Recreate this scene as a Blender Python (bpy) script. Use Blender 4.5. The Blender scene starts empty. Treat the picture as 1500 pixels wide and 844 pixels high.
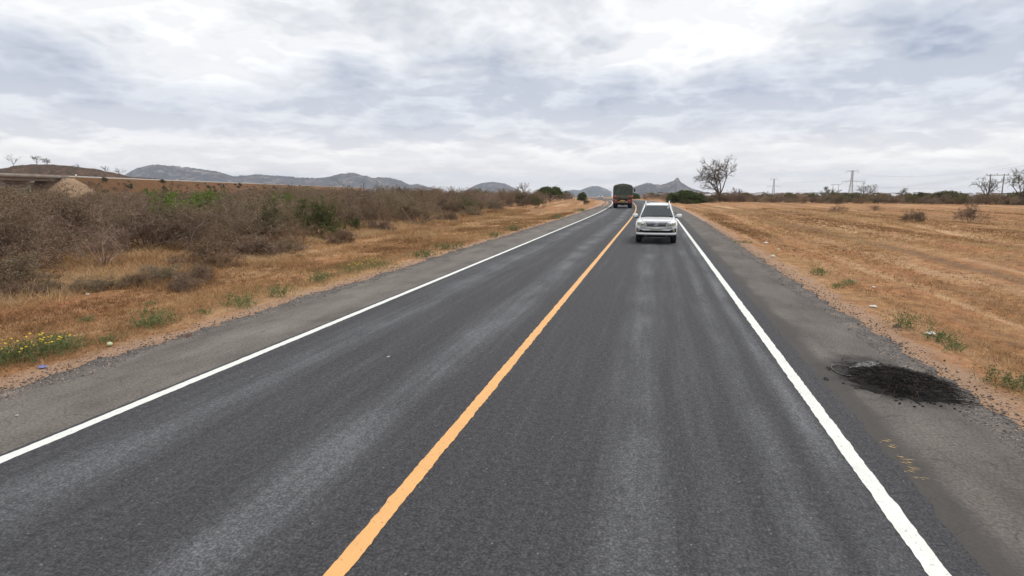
import bpy, math, random
import numpy as np

# ------------------------------------------------------------------ camera, light, exposure
SC = bpy.context.scene
COL = SC.collection
PI = math.pi
R_ = math.radians
FPX, CAMH = 870.0, 2.4                      # focal length in photo pixels (1500 wide), camera height
PITCH = math.atan(144 / FPX)
YAW = math.atan(210 * math.cos(PITCH) / FPX)

cam_d = bpy.data.cameras.new('camera')
cam_d.sensor_width = 36.0
cam_d.lens = 36.0 * FPX / 1500.0
cam_d.clip_start = 0.1
cam_d.clip_end = 40000
cam = bpy.data.objects.new('camera', cam_d)
COL.objects.link(cam)
cam.location = (0, 0, CAMH)
cam.rotation_euler = (PI / 2 - PITCH, 0, YAW)
SC.camera = cam

SUN_EL, SUN_AZ = R_(62), R_(50)             # azimuth from +Y towards +X
SC.view_settings.view_transform = 'Standard'
SC.view_settings.look = 'None'
SC.view_settings.gamma = 1
SC.view_settings.use_curve_mapping = False
SC.view_settings.exposure = 0.36
SC.render.engine = 'CYCLES'
SC.cycles.max_bounces = 6
SC.cycles.diffuse_bounces = 3
SC.cycles.transparent_max_bounces = 12
SC.cycles.volume_bounces = 0
SC.cycles.use_denoising = True


def nd(nt, typ, ins=None, **props):
    n = nt.nodes.new(typ)
    for k, v in props.items():
        setattr(n, k, v)
    for k, v in (ins or {}).items():
        s = n.inputs[k]
        if hasattr(v, 'is_linked') or isinstance(v, bpy.types.NodeSocket):
            nt.links.new(v, s)
        else:
            s.default_value = v
    return n


def mth(nt, op, a, b=0.0, c=0.0, clamp=False):
    return nd(nt, 'ShaderNodeMath', {0: a, 1: b, 2: c}, operation=op, use_clamp=clamp).outputs[0]


def ramp(nt, fac, pts, interp='LINEAR'):
    n = nd(nt, 'ShaderNodeValToRGB', {0: fac})
    cr = n.color_ramp
    cr.interpolation = interp
    while len(cr.elements) < len(pts):
        cr.elements.new(0.5)
    for e, (p, c) in zip(cr.elements, pts):
        e.position = p
        e.color = (c, c, c, 1) if isinstance(c, (int, float)) else (*c, 1)
    return n.outputs[0]


def mixc(nt, fac, a, b, mode='MIX'):
    n = nd(nt, 'ShaderNodeMix', data_type='RGBA', blend_type=mode)
    for idx, v in ((0, fac), (6, a), (7, b)):
        if isinstance(v, bpy.types.NodeSocket):
            nt.links.new(v, n.inputs[idx])
        else:
            n.inputs[idx].default_value = v if idx == 0 else (*v, 1)
    return n.outputs[2]


def noise(nt, vec, scale, detail=4, rough=0.55, dist=0.0, dims='3D'):
    return nd(nt, 'ShaderNodeTexNoise', {'Vector': vec, 'Scale': scale, 'Detail': detail, 'Roughness': rough,
                                         'Distortion': dist}, noise_dimensions=dims).outputs[0]


def mapping(nt, vec, scale=(1, 1, 1), loc=(0, 0, 0)):
    return nd(nt, 'ShaderNodeMapping', {0: vec, 'Scale': scale, 'Location': loc}).outputs[0]


def make_world():
    w = bpy.data.worlds.new('World')
    SC.world = w
    w.use_nodes = True
    nt = w.node_tree
    nt.nodes.clear()
    sky = nd(nt, 'ShaderNodeTexSky', sky_type='NISHITA')
    sky.sun_disc = False
    sky.sun_elevation = SUN_EL
    sky.sun_rotation = SUN_AZ
    sky.altitude = 600
    tc = nd(nt, 'ShaderNodeTexCoord').outputs['Generated']
    sep = nd(nt, 'ShaderNodeSeparateXYZ', {0: tc})
    z = mth(nt, 'MAXIMUM', sep.outputs[2], 0.0)
    den = mth(nt, 'ADD', z, 0.20)
    px = mth(nt, 'DIVIDE', sep.outputs[0], den)
    py = mth(nt, 'DIVIDE', sep.outputs[1], den)
    P = nd(nt, 'ShaderNodeCombineXYZ', {0: px, 1: py, 2: 0.0}).outputs[0]
    rad = nd(nt, 'ShaderNodeVectorMath', {0: P}, operation='LENGTH').outputs['Value']

    def shifted(vec, off):
        return nd(nt, 'ShaderNodeVectorMath', {0: vec, 1: off}, operation='ADD').outputs[0]
    # gentle warp so that edges billow
    wn = nd(nt, 'ShaderNodeTexNoise', {'Vector': P, 'Scale': 2.2, 'Detail': 3.0}, noise_dimensions='2D').outputs[1]
    wv = nd(nt, 'ShaderNodeVectorMath', {0: nd(nt, 'ShaderNodeVectorMath', {0: wn, 1: (0.5, 0.5, 0.5)}, operation='SUBTRACT').outputs[0], 1: (0.16, 0.16, 0)}, operation='MULTIPLY').outputs[0]
    PW = nd(nt, 'ShaderNodeVectorMath', {0: P, 1: wv}, operation='ADD').outputs[0]
    # the same deck sampled a little higher up: cloud tops catch light, bases are dark
    up = nd(nt, 'ShaderNodeVectorMath', {0: PW, 1: (0.955, 0.955, 1)}, operation='MULTIPLY').outputs[0]

    def deck(vec):
        v = shifted(vec, (3.3, 17.6, 0.0))
        n = noise(nt, v, 1.1, 8, 0.55, 0.0, '2D')
        puff = nd(nt, 'ShaderNodeTexVoronoi', {'Vector': v, 'Scale': 1.7, 'Detail': 4.0, 'Roughness': 0.6, 'Smoothness': 0.25}, feature='SMOOTH_F1', voronoi_dimensions='2D').outputs['Distance']
        return mth(nt, 'ADD', mth(nt, 'MULTIPLY', n, 0.56), mth(nt, 'MULTIPLY', mth(nt, 'SUBTRACT', 1.0, puff), 0.40))
    d1, d2 = deck(PW), deck(up)
    relief = mth(nt, 'SUBTRACT', d1, d2)
    big = noise(nt, shifted(P, (7.6, 2.1, 0)), 0.55, 3, 0.5, 0.0, '2D')
    # a thick bank of cloud stands some way off: blue-grey underside
    bk = mth(nt, 'ADD', rad, mth(nt, 'MULTIPLY', mth(nt, 'SUBTRACT', d1, 0.5), 1.0))
    bk = mth(nt, 'ADD', bk, mth(nt, 'MULTIPLY', mth(nt, 'SUBTRACT', big, 0.5), 1.0))
    bank = nd(nt, 'ShaderNodeMapRange', {0: bk, 1: 2.0, 2: 2.6, 3: 0, 4: 1}, interpolation_type='SMOOTHSTEP').outputs[0]
    bank2 = nd(nt, 'ShaderNodeMapRange', {0: bk, 1: 3.3, 2: 3.55, 3: 1, 4: 0}, interpolation_type='SMOOTHSTEP').outputs[0]
    bank = mth(nt, 'MULTIPLY', bank, bank2)
    dens = mth(nt, 'ADD', mth(nt, 'ADD', mth(nt, 'MULTIPLY', d1, 0.72), mth(nt, 'MULTIPLY', big, 0.28)), 0.06)
    colr = ramp(nt, dens, [(0.33, (0.90, 0.90, 0.91)), (0.43, (0.76, 0.768, 0.795)), (0.52, (0.64, 0.655, 0.70)),
                           (0.62, (0.53, 0.55, 0.60)), (0.74, (0.44, 0.465, 0.53))], 'EASE')
    shade = ramp(nt, d1, [(0.34, (0.56, 0.59, 0.67)), (0.48, (0.425, 0.467, 0.57)), (0.66, (0.35, 0.395, 0.51))])
    colr = mixc(nt, mth(nt, 'MULTIPLY', bank, 0.92), colr, shade)
    # thin cream air close to the horizon
    low = nd(nt, 'ShaderNodeMapRange', {0: z, 1: 0.0, 2: 0.15, 3: 0.82, 4: 0.0}, interpolation_type='SMOOTHSTEP').outputs[0]
    colr = mixc(nt, low, colr, (0.97, 0.92, 0.91))
    lit = mth(nt, 'MULTIPLY', relief, nd(nt, 'ShaderNodeMapRange', {0: z, 1: 0.0, 2: 0.2, 3: 0.55, 4: 1.25}).outputs[0])
    lit = mth(nt, 'MINIMUM', mth(nt, 'MAXIMUM', lit, -0.06), 0.11)
    colr = mixc(nt, 1.0, colr, nd(nt, 'ShaderNodeCombineColor', {0: lit, 1: mth(nt, 'MULTIPLY', lit, 0.97), 2: mth(nt, 'MULTIPLY', lit, 0.86)}).outputs[0], 'ADD')
    cloud = nd(nt, 'ShaderNodeVectorMath', {0: colr, 1: (9.3, 9.3, 9.2)}, operation='MULTIPLY').outputs[0]
    col = mixc(nt, 0.95, sky.outputs[0], cloud)
    bg = nd(nt, 'ShaderNodeBackground', {0: col, 1: 0.1})
    out = nd(nt, 'ShaderNodeOutputWorld')
    nt.links.new(bg.outputs[0], out.inputs[0])


make_world()
sd = bpy.data.lights.new('sun', 'SUN')
sd.energy = 1.5
sd.angle = R_(18)
sd.color = (1.0, 0.95, 0.88)
so = bpy.data.objects.new('sun', sd)
COL.objects.link(so)
so.rotation_euler = (PI / 2 - SUN_EL, 0, PI - SUN_AZ)
so.location = (60, 60, 120)

# ------------------------------------------------------------------ helpers
RNG = np.random.default_rng(7)
random.seed(7)
_a, _p = YAW, PITCH
_F = np.array([-math.sin(_a) * math.cos(_p), math.cos(_a) * math.cos(_p), -math.sin(_p)])
_R = np.array([math.cos(_a), math.sin(_a), 0.0])
_U = np.cross(_R, _F)


def bearing(x, y):
    """direction from the camera station towards a surveyed point of the photograph"""
    return _F + _R * (x - 750) / FPX + _U * (422 - y) / FPX


def gp(x, y, z=0.0):
    d = bearing(x, y)
    t = (z - CAMH) / d[2]
    return float(d[0] * t), float(d[1] * t)


def atdist(x, y, dist):
    d = bearing(x, y)
    t = dist / math.hypot(d[0], d[1])
    return np.array([d[0] * t, d[1] * t, CAMH + d[2] * t])


def vnoise(x, y, seed=0):
    """smooth value noise, numpy"""
    x = np.asarray(x, float); y = np.asarray(y, float)
    xi = np.floor(x).astype(np.int64); yi = np.floor(y).astype(np.int64)
    xf = x - xi; yf = y - yi
    sx = xf * xf * (3 - 2 * xf); sy = yf * yf * (3 - 2 * yf)

    def h(a, b):
        n = (a * 374761393 + b * 668265263 + seed * 1442695041) & 0x7fffffff
        n = ((n ^ (n >> 13)) * 1274126177) & 0x7fffffff
        return ((n ^ (n >> 16)) & 0xffff) / 65535.0
    return (h(xi, yi) * (1 - sx) + h(xi + 1, yi) * sx) * (1 - sy) + (h(xi, yi + 1) * (1 - sx) + h(xi + 1, yi + 1) * sx) * sy


def fbm(x, y, oct=4, seed=0):
    s, a, t = 0.0, 1.0, 0.0
    for i in range(oct):
        s = s + a * vnoise(np.asarray(x) * 2 ** i + 17.3 * i, np.asarray(y) * 2 ** i - 9.1 * i, seed + i)
        t += a
        a *= 0.5
    return s / t


def cx(y):
    """lateral shift of the road's bend to the left"""
    d = np.clip(np.asarray(y, float) - 45, 0, None)
    e = np.minimum(d, 115.0)
    o = 0.00034 * e ** 2 + 1.5e-6 * e ** 3
    sl = 0.00068 * 115 + 4.5e-6 * 115 ** 2
    return -(o + (d - e) * sl)


def sm(a, b, x):
    t = np.clip((x - a) / (b - a), 0, 1)
    return t * t * (3 - 2 * t)


def drop(x, y):
    """the land falls away gently beyond the field, so the sky comes down behind the scrub"""
    d = np.hypot(x, y)
    return 0.0118 * np.sqrt(np.clip(d - 120, 0, None) ** 2 + 400) - 0.0118 * 20


def gz(x, y):
    x = np.asarray(x, float); y = np.asarray(y, float)
    u = x - cx(y)
    sl = -7.35 - u
    sr = u - 3.45
    s = np.maximum(sl, sr)
    z = -0.11 + 0.085 * sm(-0.15, 0.25, s)
    z = z - 0.20 * sm(0.8, 4.0, s) * (1 - sm(5.0, 12.0, s))
    n1 = (fbm(x * 0.35, y * 0.35, 3, 3) - 0.5) * 0.16
    n2 = (fbm(x * 1.6, y * 1.6, 2, 9) - 0.5) * 0.05
    z = z + sm(0.3, 3.0, s) * (n1 + n2)
    z = z + sm(1.0, 4.0, sr) * (1 - sm(30, 60, sr)) * (fbm(u * 0.75, y * 0.035, 3, 77) - 0.5) * 0.30
    n3 = (fbm(x * 0.02, y * 0.02, 3, 21) - 0.5) * 0.7
    z = z + sm(14, 60, s) * n3 * (1 - 0.7 * sm(60, 110, s))
    return z - drop(x, y)


class MB:
    """collects geometry that becomes ONE mesh object"""
    def __init__(self):
        self.V, self.Q, self.T, self.n = [], [], [], 0
        self.A, self.W = [], []

    def add(self, v, quads=None, tris=None, tint=None, uv=None):
        v = np.asarray(v, float).reshape(-1, 3)
        self.V.append(v)
        if quads is not None and len(quads):
            self.Q.append(np.asarray(quads, np.int64).reshape(-1, 4) + self.n)
        if tris is not None and len(tris):
            self.T.append(np.asarray(tris, np.int64).reshape(-1, 3) + self.n)
        self.A.append(np.full(len(v), 0.5) if tint is None else np.broadcast_to(np.asarray(tint, float), (len(v),)))
        self.W.append(np.zeros((len(v), 2)) if uv is None else np.asarray(uv, float))
        self.n += len(v)
        return self

    def box(self, c, s, rz=0.0, rx=0.0, taper=1.0):
        x, y, z = np.array(s) / 2
        v = np.array([[-x, -y, -z], [x, -y, -z], [x, y, -z], [-x, y, -z],
                      [-x * taper, -y * taper, z], [x * taper, -y * taper, z], [x * taper, y * taper, z], [-x * taper, y * taper, z]])
        if rx:
            c_, s_ = math.cos(rx), math.sin(rx)
            v = v @ np.array([[1, 0, 0], [0, c_, s_], [0, -s_, c_]])
        if rz:
            c_, s_ = math.cos(rz), math.sin(rz)
            v = v @ np.array([[c_, s_, 0], [-s_, c_, 0], [0, 0, 1]])
        return self.add(v + np.array(c), [[0, 3, 2, 1], [4, 5, 6, 7], [0, 1, 5, 4], [1, 2, 6, 5], [2, 3, 7, 6], [3, 0, 4, 7]])

    def hexa(self, v):
        return self.add(v, [[0, 3, 2, 1], [4, 5, 6, 7], [0, 1, 5, 4], [1, 2, 6, 5], [2, 3, 7, 6], [3, 0, 4, 7]])

    def tubes(self, pts, rad, k=4, tint=None):
        """pts (B,S,3) rad (B,S): B tapered polylines with k sides (k=2: flat ribbons)"""
        pts = np.asarray(pts, float); rad = np.asarray(rad, float)
        B, S, _ = pts.shape
        tan = np.gradient(pts, axis=1)
        tan /= np.linalg.norm(tan, axis=2, keepdims=True) + 1e-9
        ref = RNG.normal(size=(B, 1, 3)) if k == 2 else np.array([[[0.31, 0.22, 0.93]]]) + np.zeros((B, 1, 3))
        if k != 2:
            par = np.abs((tan * (ref / np.linalg.norm(ref, axis=2, keepdims=True))).sum(2)).max(1) > 0.9
            ref[par] = np.array([0.9, -0.4, 0.1])
        n1 = np.cross(tan, ref)
        n1 /= np.linalg.norm(n1, axis=2, keepdims=True) + 1e-9
        n2 = np.cross(tan, n1)
        if k == 2:
            ring = np.stack([pts + n1 * rad[..., None], pts - n1 * rad[..., None]], axis=2)
        else:
            an = np.arange(k) * 2 * PI / k
            ring = pts[:, :, None] + rad[..., None, None] * (np.cos(an)[:, None] * n1[:, :, None] + np.sin(an)[:, None] * n2[:, :, None])
        idx = np.arange(B * S * k).reshape(B, S, k)
        if k == 2:
            q = np.stack([idx[:, :-1, 0], idx[:, :-1, 1], idx[:, 1:, 1], idx[:, 1:, 0]], -1).reshape(-1, 4)
        else:
            nx = np.roll(idx, -1, axis=2)
            q = np.stack([idx[:, :-1], nx[:, :-1], nx[:, 1:], idx[:, 1:]], -1).reshape(-1, 4)
        t = None if tint is None else np.repeat(np.asarray(tint), S * k)
        return self.add(ring.reshape(-1, 3), q, tint=t)

    def tube(self, pts, r, k=6):
        pts = np.asarray(pts, float)
        rr = np.full(len(pts), r) if np.isscalar(r) else np.asarray(r)
        return self.tubes(pts[None], rr[None], k)

    def lathe(self, prof, axis='z', seg=20, loc=(0, 0, 0)):
        """prof: list of (r, h)"""
        prof = np.asarray(prof, float)
        an = np.arange(seg) * 2 * PI / seg
        v = np.zeros((len(prof), seg, 3))
        c, s, h = np.cos(an)[None] * prof[:, :1], np.sin(an)[None] * prof[:, :1], np.repeat(prof[:, 1:], seg, 1)
        o = {'z': (c, s, h), 'x': (h, c, s), 'y': (c, h, s)}[axis]
        for i in range(3):
            v[..., i] = o[i]
        idx = np.arange(len(prof) * seg).reshape(len(prof), seg)
        nx = np.roll(idx, -1, 1)
        q = np.stack([idx[:-1], nx[:-1], nx[1:], idx[1:]], -1).reshape(-1, 4)
        return self.add(v.reshape(-1, 3) + np.array(loc), q)

    def grid(self, P, uv=None, tint=None, flip=False):
        P = np.asarray(P, float)
        a, b = P.shape[:2]
        idx = np.arange(a * b).reshape(a, b)
        q = np.stack([idx[:-1, :-1], idx[1:, :-1], idx[1:, 1:], idx[:-1, 1:]], -1).reshape(-1, 4)
        if flip:
            q = q[:, ::-1]
        return self.add(P.reshape(-1, 3), q, uv=None if uv is None else np.asarray(uv).reshape(-1, 2),
                        tint=None if tint is None else np.asarray(tint).reshape(-1))

    def poly(self, pts, th, axis=1):
        """flat outline (list of 3D points) extruded by th along an axis"""
        p = np.asarray(pts, float)
        n = len(p)
        q = p.copy()
        q[:, axis] += th
        c0, c1 = p.mean(0), q.mean(0)
        v = np.vstack([p, q, c0, c1])
        quads = [[i, (i + 1) % n, n + (i + 1) % n, n + i] for i in range(n)]
        tris = [[2 * n, (i + 1) % n, i] for i in range(n)] + [[2 * n + 1, n + i, n + (i + 1) % n] for i in range(n)]
        return self.add(v, quads, tris)

    def mesh(self, name, mat, smooth=False, uv=False):
        V = np.vstack(self.V)
        Q = np.vstack(self.Q) if self.Q else np.zeros((0, 4), np.int64)
        T = np.vstack(self.T) if self.T else np.zeros((0, 3), np.int64)
        me = bpy.data.meshes.new(name)
        me.vertices.add(len(V))
        me.vertices.foreach_set('co', V.astype(np.float32).ravel())
        loops = np.concatenate([Q.ravel(), T.ravel()]).astype(np.int32)
        me.loops.add(len(loops))
        me.loops.foreach_set('vertex_index', loops)
        me.polygons.add(len(Q) + len(T))
        st = np.concatenate([np.arange(len(Q)) * 4, len(Q) * 4 + np.arange(len(T)) * 3]).astype(np.int32)
        me.polygons.foreach_set('loop_start', st)
        me.update(calc_edges=True)
        at = me.attributes.new('tint', 'FLOAT', 'POINT')
        at.data.foreach_set('value', np.concatenate(self.A).astype(np.float32))
        if uv:
            W = np.vstack(self.W)
            ul = me.uv_layers.new(name='UVMap')
            ul.data.foreach_set('uv', W[loops].astype(np.float32).ravel())
        if smooth:
            me.polygons.foreach_set('use_smooth', np.ones(len(me.polygons), bool))
        me.materials.append(mat)
        me.validate()
        return me

    def build(self, name, mat, parent=None, smooth=False, uv=False, loc=(0, 0, 0)):
        o = bpy.data.objects.new(name, self.mesh(name, mat, smooth, uv))
        COL.objects.link(o)
        o.location = loc
        o.parent = parent
        return o


def tag(o, label=None, cat=None, group=None, kind=None):
    for k, v in (('label', label), ('category', cat), ('group', group), ('kind', kind)):
        if v:
            o[k] = v
    return o


def thing(name, loc, label, cat, group=None, rz=0.0):
    o = bpy.data.objects.new(name, None)
    COL.objects.link(o)
    o.location = loc
    o.rotation_euler = (0, 0, rz)
    o.empty_display_size = 0.2
    return tag(o, label, cat, group)


def copy_tree(o, parent=None):
    c = o.copy()
    COL.objects.link(c)
    c.parent = parent
    for ch in o.children:
        copy_tree(ch, c)
    return c


def bevel(o, w=0.02, seg=2):
    m = o.modifiers.new('bevel', 'BEVEL')
    m.width = w
    m.segments = seg
    m.limit_method = 'ANGLE'
    m.angle_limit = R_(35)
    return o


# ------------------------------------------------------------------ materials
def new_mat(name):
    m = bpy.data.materials.new(name)
    m.use_nodes = True
    nt = m.node_tree
    b = nt.nodes['Principled BSDF']
    return m, nt, b


def lk(nt, a, b):
    nt.links.new(a, b)


def bump(nt, b, h, strength=0.4, dist=0.02):
    n = nd(nt, 'ShaderNodeBump', {'Height': h, 'Strength': strength, 'Distance': dist})
    lk(nt, n.outputs[0], b.inputs['Normal'])


def plain(name, col, rough=0.6, metal=0.0, var=0.12, scale=6.0, spec=0.5, coat=0.0):
    m, nt, b = new_mat(name)
    tc = nd(nt, 'ShaderNodeTexCoord').outputs['Object']
    n = noise(nt, tc, scale, 5, 0.6)
    lo = tuple(c * (1 - var) for c in col)
    hi = tuple(min(1, c * (1 + var)) for c in col)
    lk(nt, ramp(nt, n, [(0.3, lo), (0.7, hi)]), b.inputs['Base Color'])
    b.inputs['Roughness'].default_value = rough
    b.inputs['Metallic'].default_value = metal
    b.inputs['Specular IOR Level'].default_value = spec
    b.inputs['Coat Weight'].default_value = coat
    b.inputs['Coat Roughness'].default_value = 0.08
    return m


def uvsplit(nt):
    uv = nd(nt, 'ShaderNodeUVMap', uv_map='UVMap').outputs[0]
    s = nd(nt, 'ShaderNodeSeparateXYZ', {0: uv})
    return uv, s.outputs[0], s.outputs[1]


def band(nt, u, c, w):
    """soft stripe centred on lateral position c"""
    d = mth(nt, 'ABSOLUTE', mth(nt, 'SUBTRACT', u, c))
    return nd(nt, 'ShaderNodeMapRange', {0: d, 1: 0.0, 2: w, 3: 1.0, 4: 0.0}, interpolation_type='SMOOTHSTEP').outputs[0]


def mat_asphalt():
    m, nt, b = new_mat('asphalt')
    uv, u, v = uvsplit(nt)
    wob = mth(nt, 'MULTIPLY', mth(nt, 'SUBTRACT', noise(nt, mapping(nt, uv, (0.4, 0.09, 1)), 1.0, 3), 0.5), 0.7)
    uw = mth(nt, 'ADD', u, wob)
    wear = None
    for c, w, s in ((-2.75, 0.62, 0.80), (-4.75, 0.7, 0.68), (-5.2, 0.35, 0.25), (-0.15, 0.55, 0.62), (0.55, 0.3, 0.30), (1.12, 0.26, 0.62), (1.58, 0.22, 0.72), (-3.9, 0.5, 0.12)):
        x = mth(nt, 'MULTIPLY', band(nt, uw, c, w), s)
        wear = x if wear is None else mth(nt, 'MAXIMUM', wear, x)
    streak = noise(nt, mapping(nt, uv, (5.5, 0.22, 1)), 1.0, 7, 0.66)
    blot = noise(nt, mapping(nt, uv, (0.7, 0.35, 1)), 1.0, 5, 0.6)
    wear = mth(nt, 'MULTIPLY', wear, ramp(nt, blot, [(0.32, 0.25), (0.62, 1.1)]))
    wear = mth(nt, 'ADD', wear, mth(nt, 'MULTIPLY', mth(nt, 'SUBTRACT', streak, 0.5), 1.15))
    base = ramp(nt, wear, [(0.0, (0.042, 0.042, 0.046)), (0.35, (0.060, 0.061, 0.067)), (1.0, (0.116, 0.118, 0.127))])
    grit = noise(nt, uv, 46.0, 3, 0.8, 0, '2D')
    grit2 = noise(nt, uv, 15.0, 4, 0.75, 0, '2D')
    g = ramp(nt, grit, [(0.30, 0.35), (0.5, 0.95), (0.64, 1.85)])
    base = mixc(nt, 0.85, base, g, 'MULTIPLY')
    base = mixc(nt, 0.8, base, ramp(nt, grit2, [(0.3, 0.55), (0.7, 1.5)]), 'MULTIPLY')
    # pale chips trodden into the binder and odd tar spots
    vor = nd(nt, 'ShaderNodeTexVoronoi', {'Vector': uv, 'Scale': 9.0}, feature='F1', voronoi_dimensions='2D')
    chip = mth(nt, 'MULTIPLY', mth(nt, 'LESS_THAN', vor.outputs['Distance'], 0.07), mth(nt, 'GREATER_THAN', nd(nt, 'ShaderNodeSeparateXYZ', {0: vor.outputs['Color']}).outputs[0], 0.93))
    base = mixc(nt, mth(nt, 'MULTIPLY', chip, 0.6), base, (0.26, 0.25, 0.24))
    lk(nt, base, b.inputs['Base Color'])
    lk(nt, ramp(nt, wear, [(0.0, 0.82), (1.0, 0.66)]), b.inputs['Roughness'])
    b.inputs['Specular IOR Level'].default_value = 0.35
    bump(nt, b, mth(nt, 'ADD', grit, mth(nt, 'MULTIPLY', grit2, 0.6)), 0.55, 0.012)
    return m


def mat_shoulder():
    m, nt, b = new_mat('old_asphalt')
    uv, u, v = uvsplit(nt)
    warp = nd(nt, 'ShaderNodeTexNoise', {'Vector': uv, 'Scale': 2.2, 'Detail': 4.0}).outputs[1]
    wv = nd(nt, 'ShaderNodeVectorMath', {0: uv, 1: nd(nt, 'ShaderNodeVectorMath', {0: warp, 1: (0.5, 0.5, 0)}, operation='MULTIPLY').outputs[0]}, operation='ADD').outputs[0]
    blot = noise(nt, mapping(nt, uv, (1.3, 0.5, 1)), 1.0, 6, 0.62)
    base = ramp(nt, blot, [(0.28, (0.088, 0.077, 0.068)), (0.52, (0.150, 0.134, 0.120)), (0.75, (0.205, 0.185, 0.166))])
    grit = noise(nt, uv, 32.0, 5, 0.8, 0, '2D')
    base = mixc(nt, 0.8, base, ramp(nt, grit, [(0.3, 0.42), (0.5, 1.0), (0.68, 1.6)]), 'MULTIPLY')
    # alligator cracks: two sizes, only where the surface is tired
    cr1 = nd(nt, 'ShaderNodeTexVoronoi', {'Vector': wv, 'Scale': 1.5}, feature='DISTANCE_TO_EDGE', voronoi_dimensions='2D').outputs[0]
    cr2 = nd(nt, 'ShaderNodeTexVoronoi', {'Vector': wv, 'Scale': 4.5}, feature='DISTANCE_TO_EDGE', voronoi_dimensions='2D').outputs[0]
    tired = ramp(nt, noise(nt, uv, 0.8, 3), [(0.46, 0.0), (0.60, 1.0)])
    c = mth(nt, 'MAXIMUM', nd(nt, 'ShaderNodeMapRange', {0: cr1, 1: 0.003, 2: 0.011, 3: 0.45, 4: 0.0}).outputs[0],
            mth(nt, 'MULTIPLY', tired, nd(nt, 'ShaderNodeMapRange', {0: cr2, 1: 0.006, 2: 0.035, 3: 0.5, 4: 0.0}).outputs[0]))
    c = mth(nt, 'MULTIPLY', c, ramp(nt, noise(nt, uv, 3.0, 4), [(0.40, 0.0), (0.56, 1.0)]))
    base = mixc(nt, c, base, (0.028, 0.025, 0.022))
    right = nd(nt, 'ShaderNodeMapRange', {0: u, 1: -1.0, 2: 1.0, 3: 0.0, 4: 0.22}).outputs[0]
    base = mixc(nt, right, base, (0.03, 0.028, 0.027))
    # soot burnt into the surface round the burnt heap
    d = nd(nt, 'ShaderNodeVectorMath', {0: uv, 1: (2.98, 8.32, 0)}, operation='SUBTRACT').outputs[0]
    ds = nd(nt, 'ShaderNodeSeparateXYZ', {0: d})
    ca, sa = math.cos(R_(8)), math.sin(R_(8))
    along = mth(nt, 'ADD', mth(nt, 'MULTIPLY', ds.outputs[0], ca), mth(nt, 'MULTIPLY', ds.outputs[1], sa))
    acro = mth(nt, 'SUBTRACT', mth(nt, 'MULTIPLY', ds.outputs[1], ca), mth(nt, 'MULTIPLY', ds.outputs[0], sa))
    rr = mth(nt, 'SQRT', mth(nt, 'ADD', mth(nt, 'POWER', mth(nt, 'DIVIDE', along, 0.70), 2.0), mth(nt, 'POWER', mth(nt, 'DIVIDE', acro, 0.98), 2.0)))
    rr = mth(nt, 'ADD', rr, mth(nt, 'MULTIPLY', mth(nt, 'SUBTRACT', noise(nt, uv, 3.5, 5, 0.65), 0.5), 1.3))
    soot = nd(nt, 'ShaderNodeMapRange', {0: rr, 1: 0.55, 2: 1.35, 3: 0.95, 4: 0.0}, interpolation_type='SMOOTHSTEP').outputs[0]
    base = mixc(nt, soot, base, (0.018, 0.016, 0.016))
    # tar-dark band beside the edge line on the right
    edge = mth(nt, 'MULTIPLY', mth(nt, 'GREATER_THAN', u, 0.0), nd(nt, 'ShaderNodeMapRange', {0: mth(nt, 'ADD', u, mth(nt, 'MULTIPLY', mth(nt, 'SUBTRACT', blot, 0.5), 0.35)), 1: 2.30, 2: 2.52, 3: 0.8, 4: 0.0}, interpolation_type='SMOOTHSTEP').outputs[0])
    base = mixc(nt, edge, base, (0.062, 0.058, 0.055))
    lk(nt, base, b.inputs['Base Color'])
    b.inputs['Roughness'].default_value = 0.88
    b.inputs['Specular IOR Level'].default_value = 0.25
    bump(nt, b, mth(nt, 'SUBTRACT', mth(nt, 'ADD', grit, blot), mth(nt, 'MULTIPLY', c, 2.0)), 0.5, 0.015)
    return m


def mat_gravel_bed():
    m, nt, b = new_mat('gravel_bed')
    uv, u, v = uvsplit(nt)
    vor = nd(nt, 'ShaderNodeTexVoronoi', {'Vector': uv, 'Scale': 38.0}, feature='F1', voronoi_dimensions='2D')
    n = noise(nt, uv, 1.6, 5, 0.65)
    base = ramp(nt, n, [(0.3, (0.075, 0.068, 0.064)), (0.55, (0.125, 0.112, 0.103)), (0.75, (0.24, 0.185, 0.145))])
    base = mixc(nt, 0.7, base, ramp(nt, nd(nt, 'ShaderNodeSeparateXYZ', {0: vor.outputs['Color']}).outputs[0], [(0.0, 0.45), (1.0, 1.5)]), 'MULTIPLY')
    d = nd(nt, 'ShaderNodeVectorMath', {0: uv, 1: (3.1, 8.2, 0)}, operation='DISTANCE').outputs['Value']
    d = mth(nt, 'ADD', d, mth(nt, 'MULTIPLY', mth(nt, 'SUBTRACT', noise(nt, uv, 3.5, 5, 0.65), 0.5), 1.0))
    base = mixc(nt, nd(nt, 'ShaderNodeMapRange', {0: d, 1: 0.45, 2: 1.0, 3: 0.85, 4: 0.0}).outputs[0], base, (0.02, 0.018, 0.017))
    lk(nt, base, b.inputs['Base Color'])
    b.inputs['Roughness'].default_value = 0.95
    bump(nt, b, mth(nt, 'SUBTRACT', 1.0, vor.outputs['Distance']), 0.7, 0.02)
    return m


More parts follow.
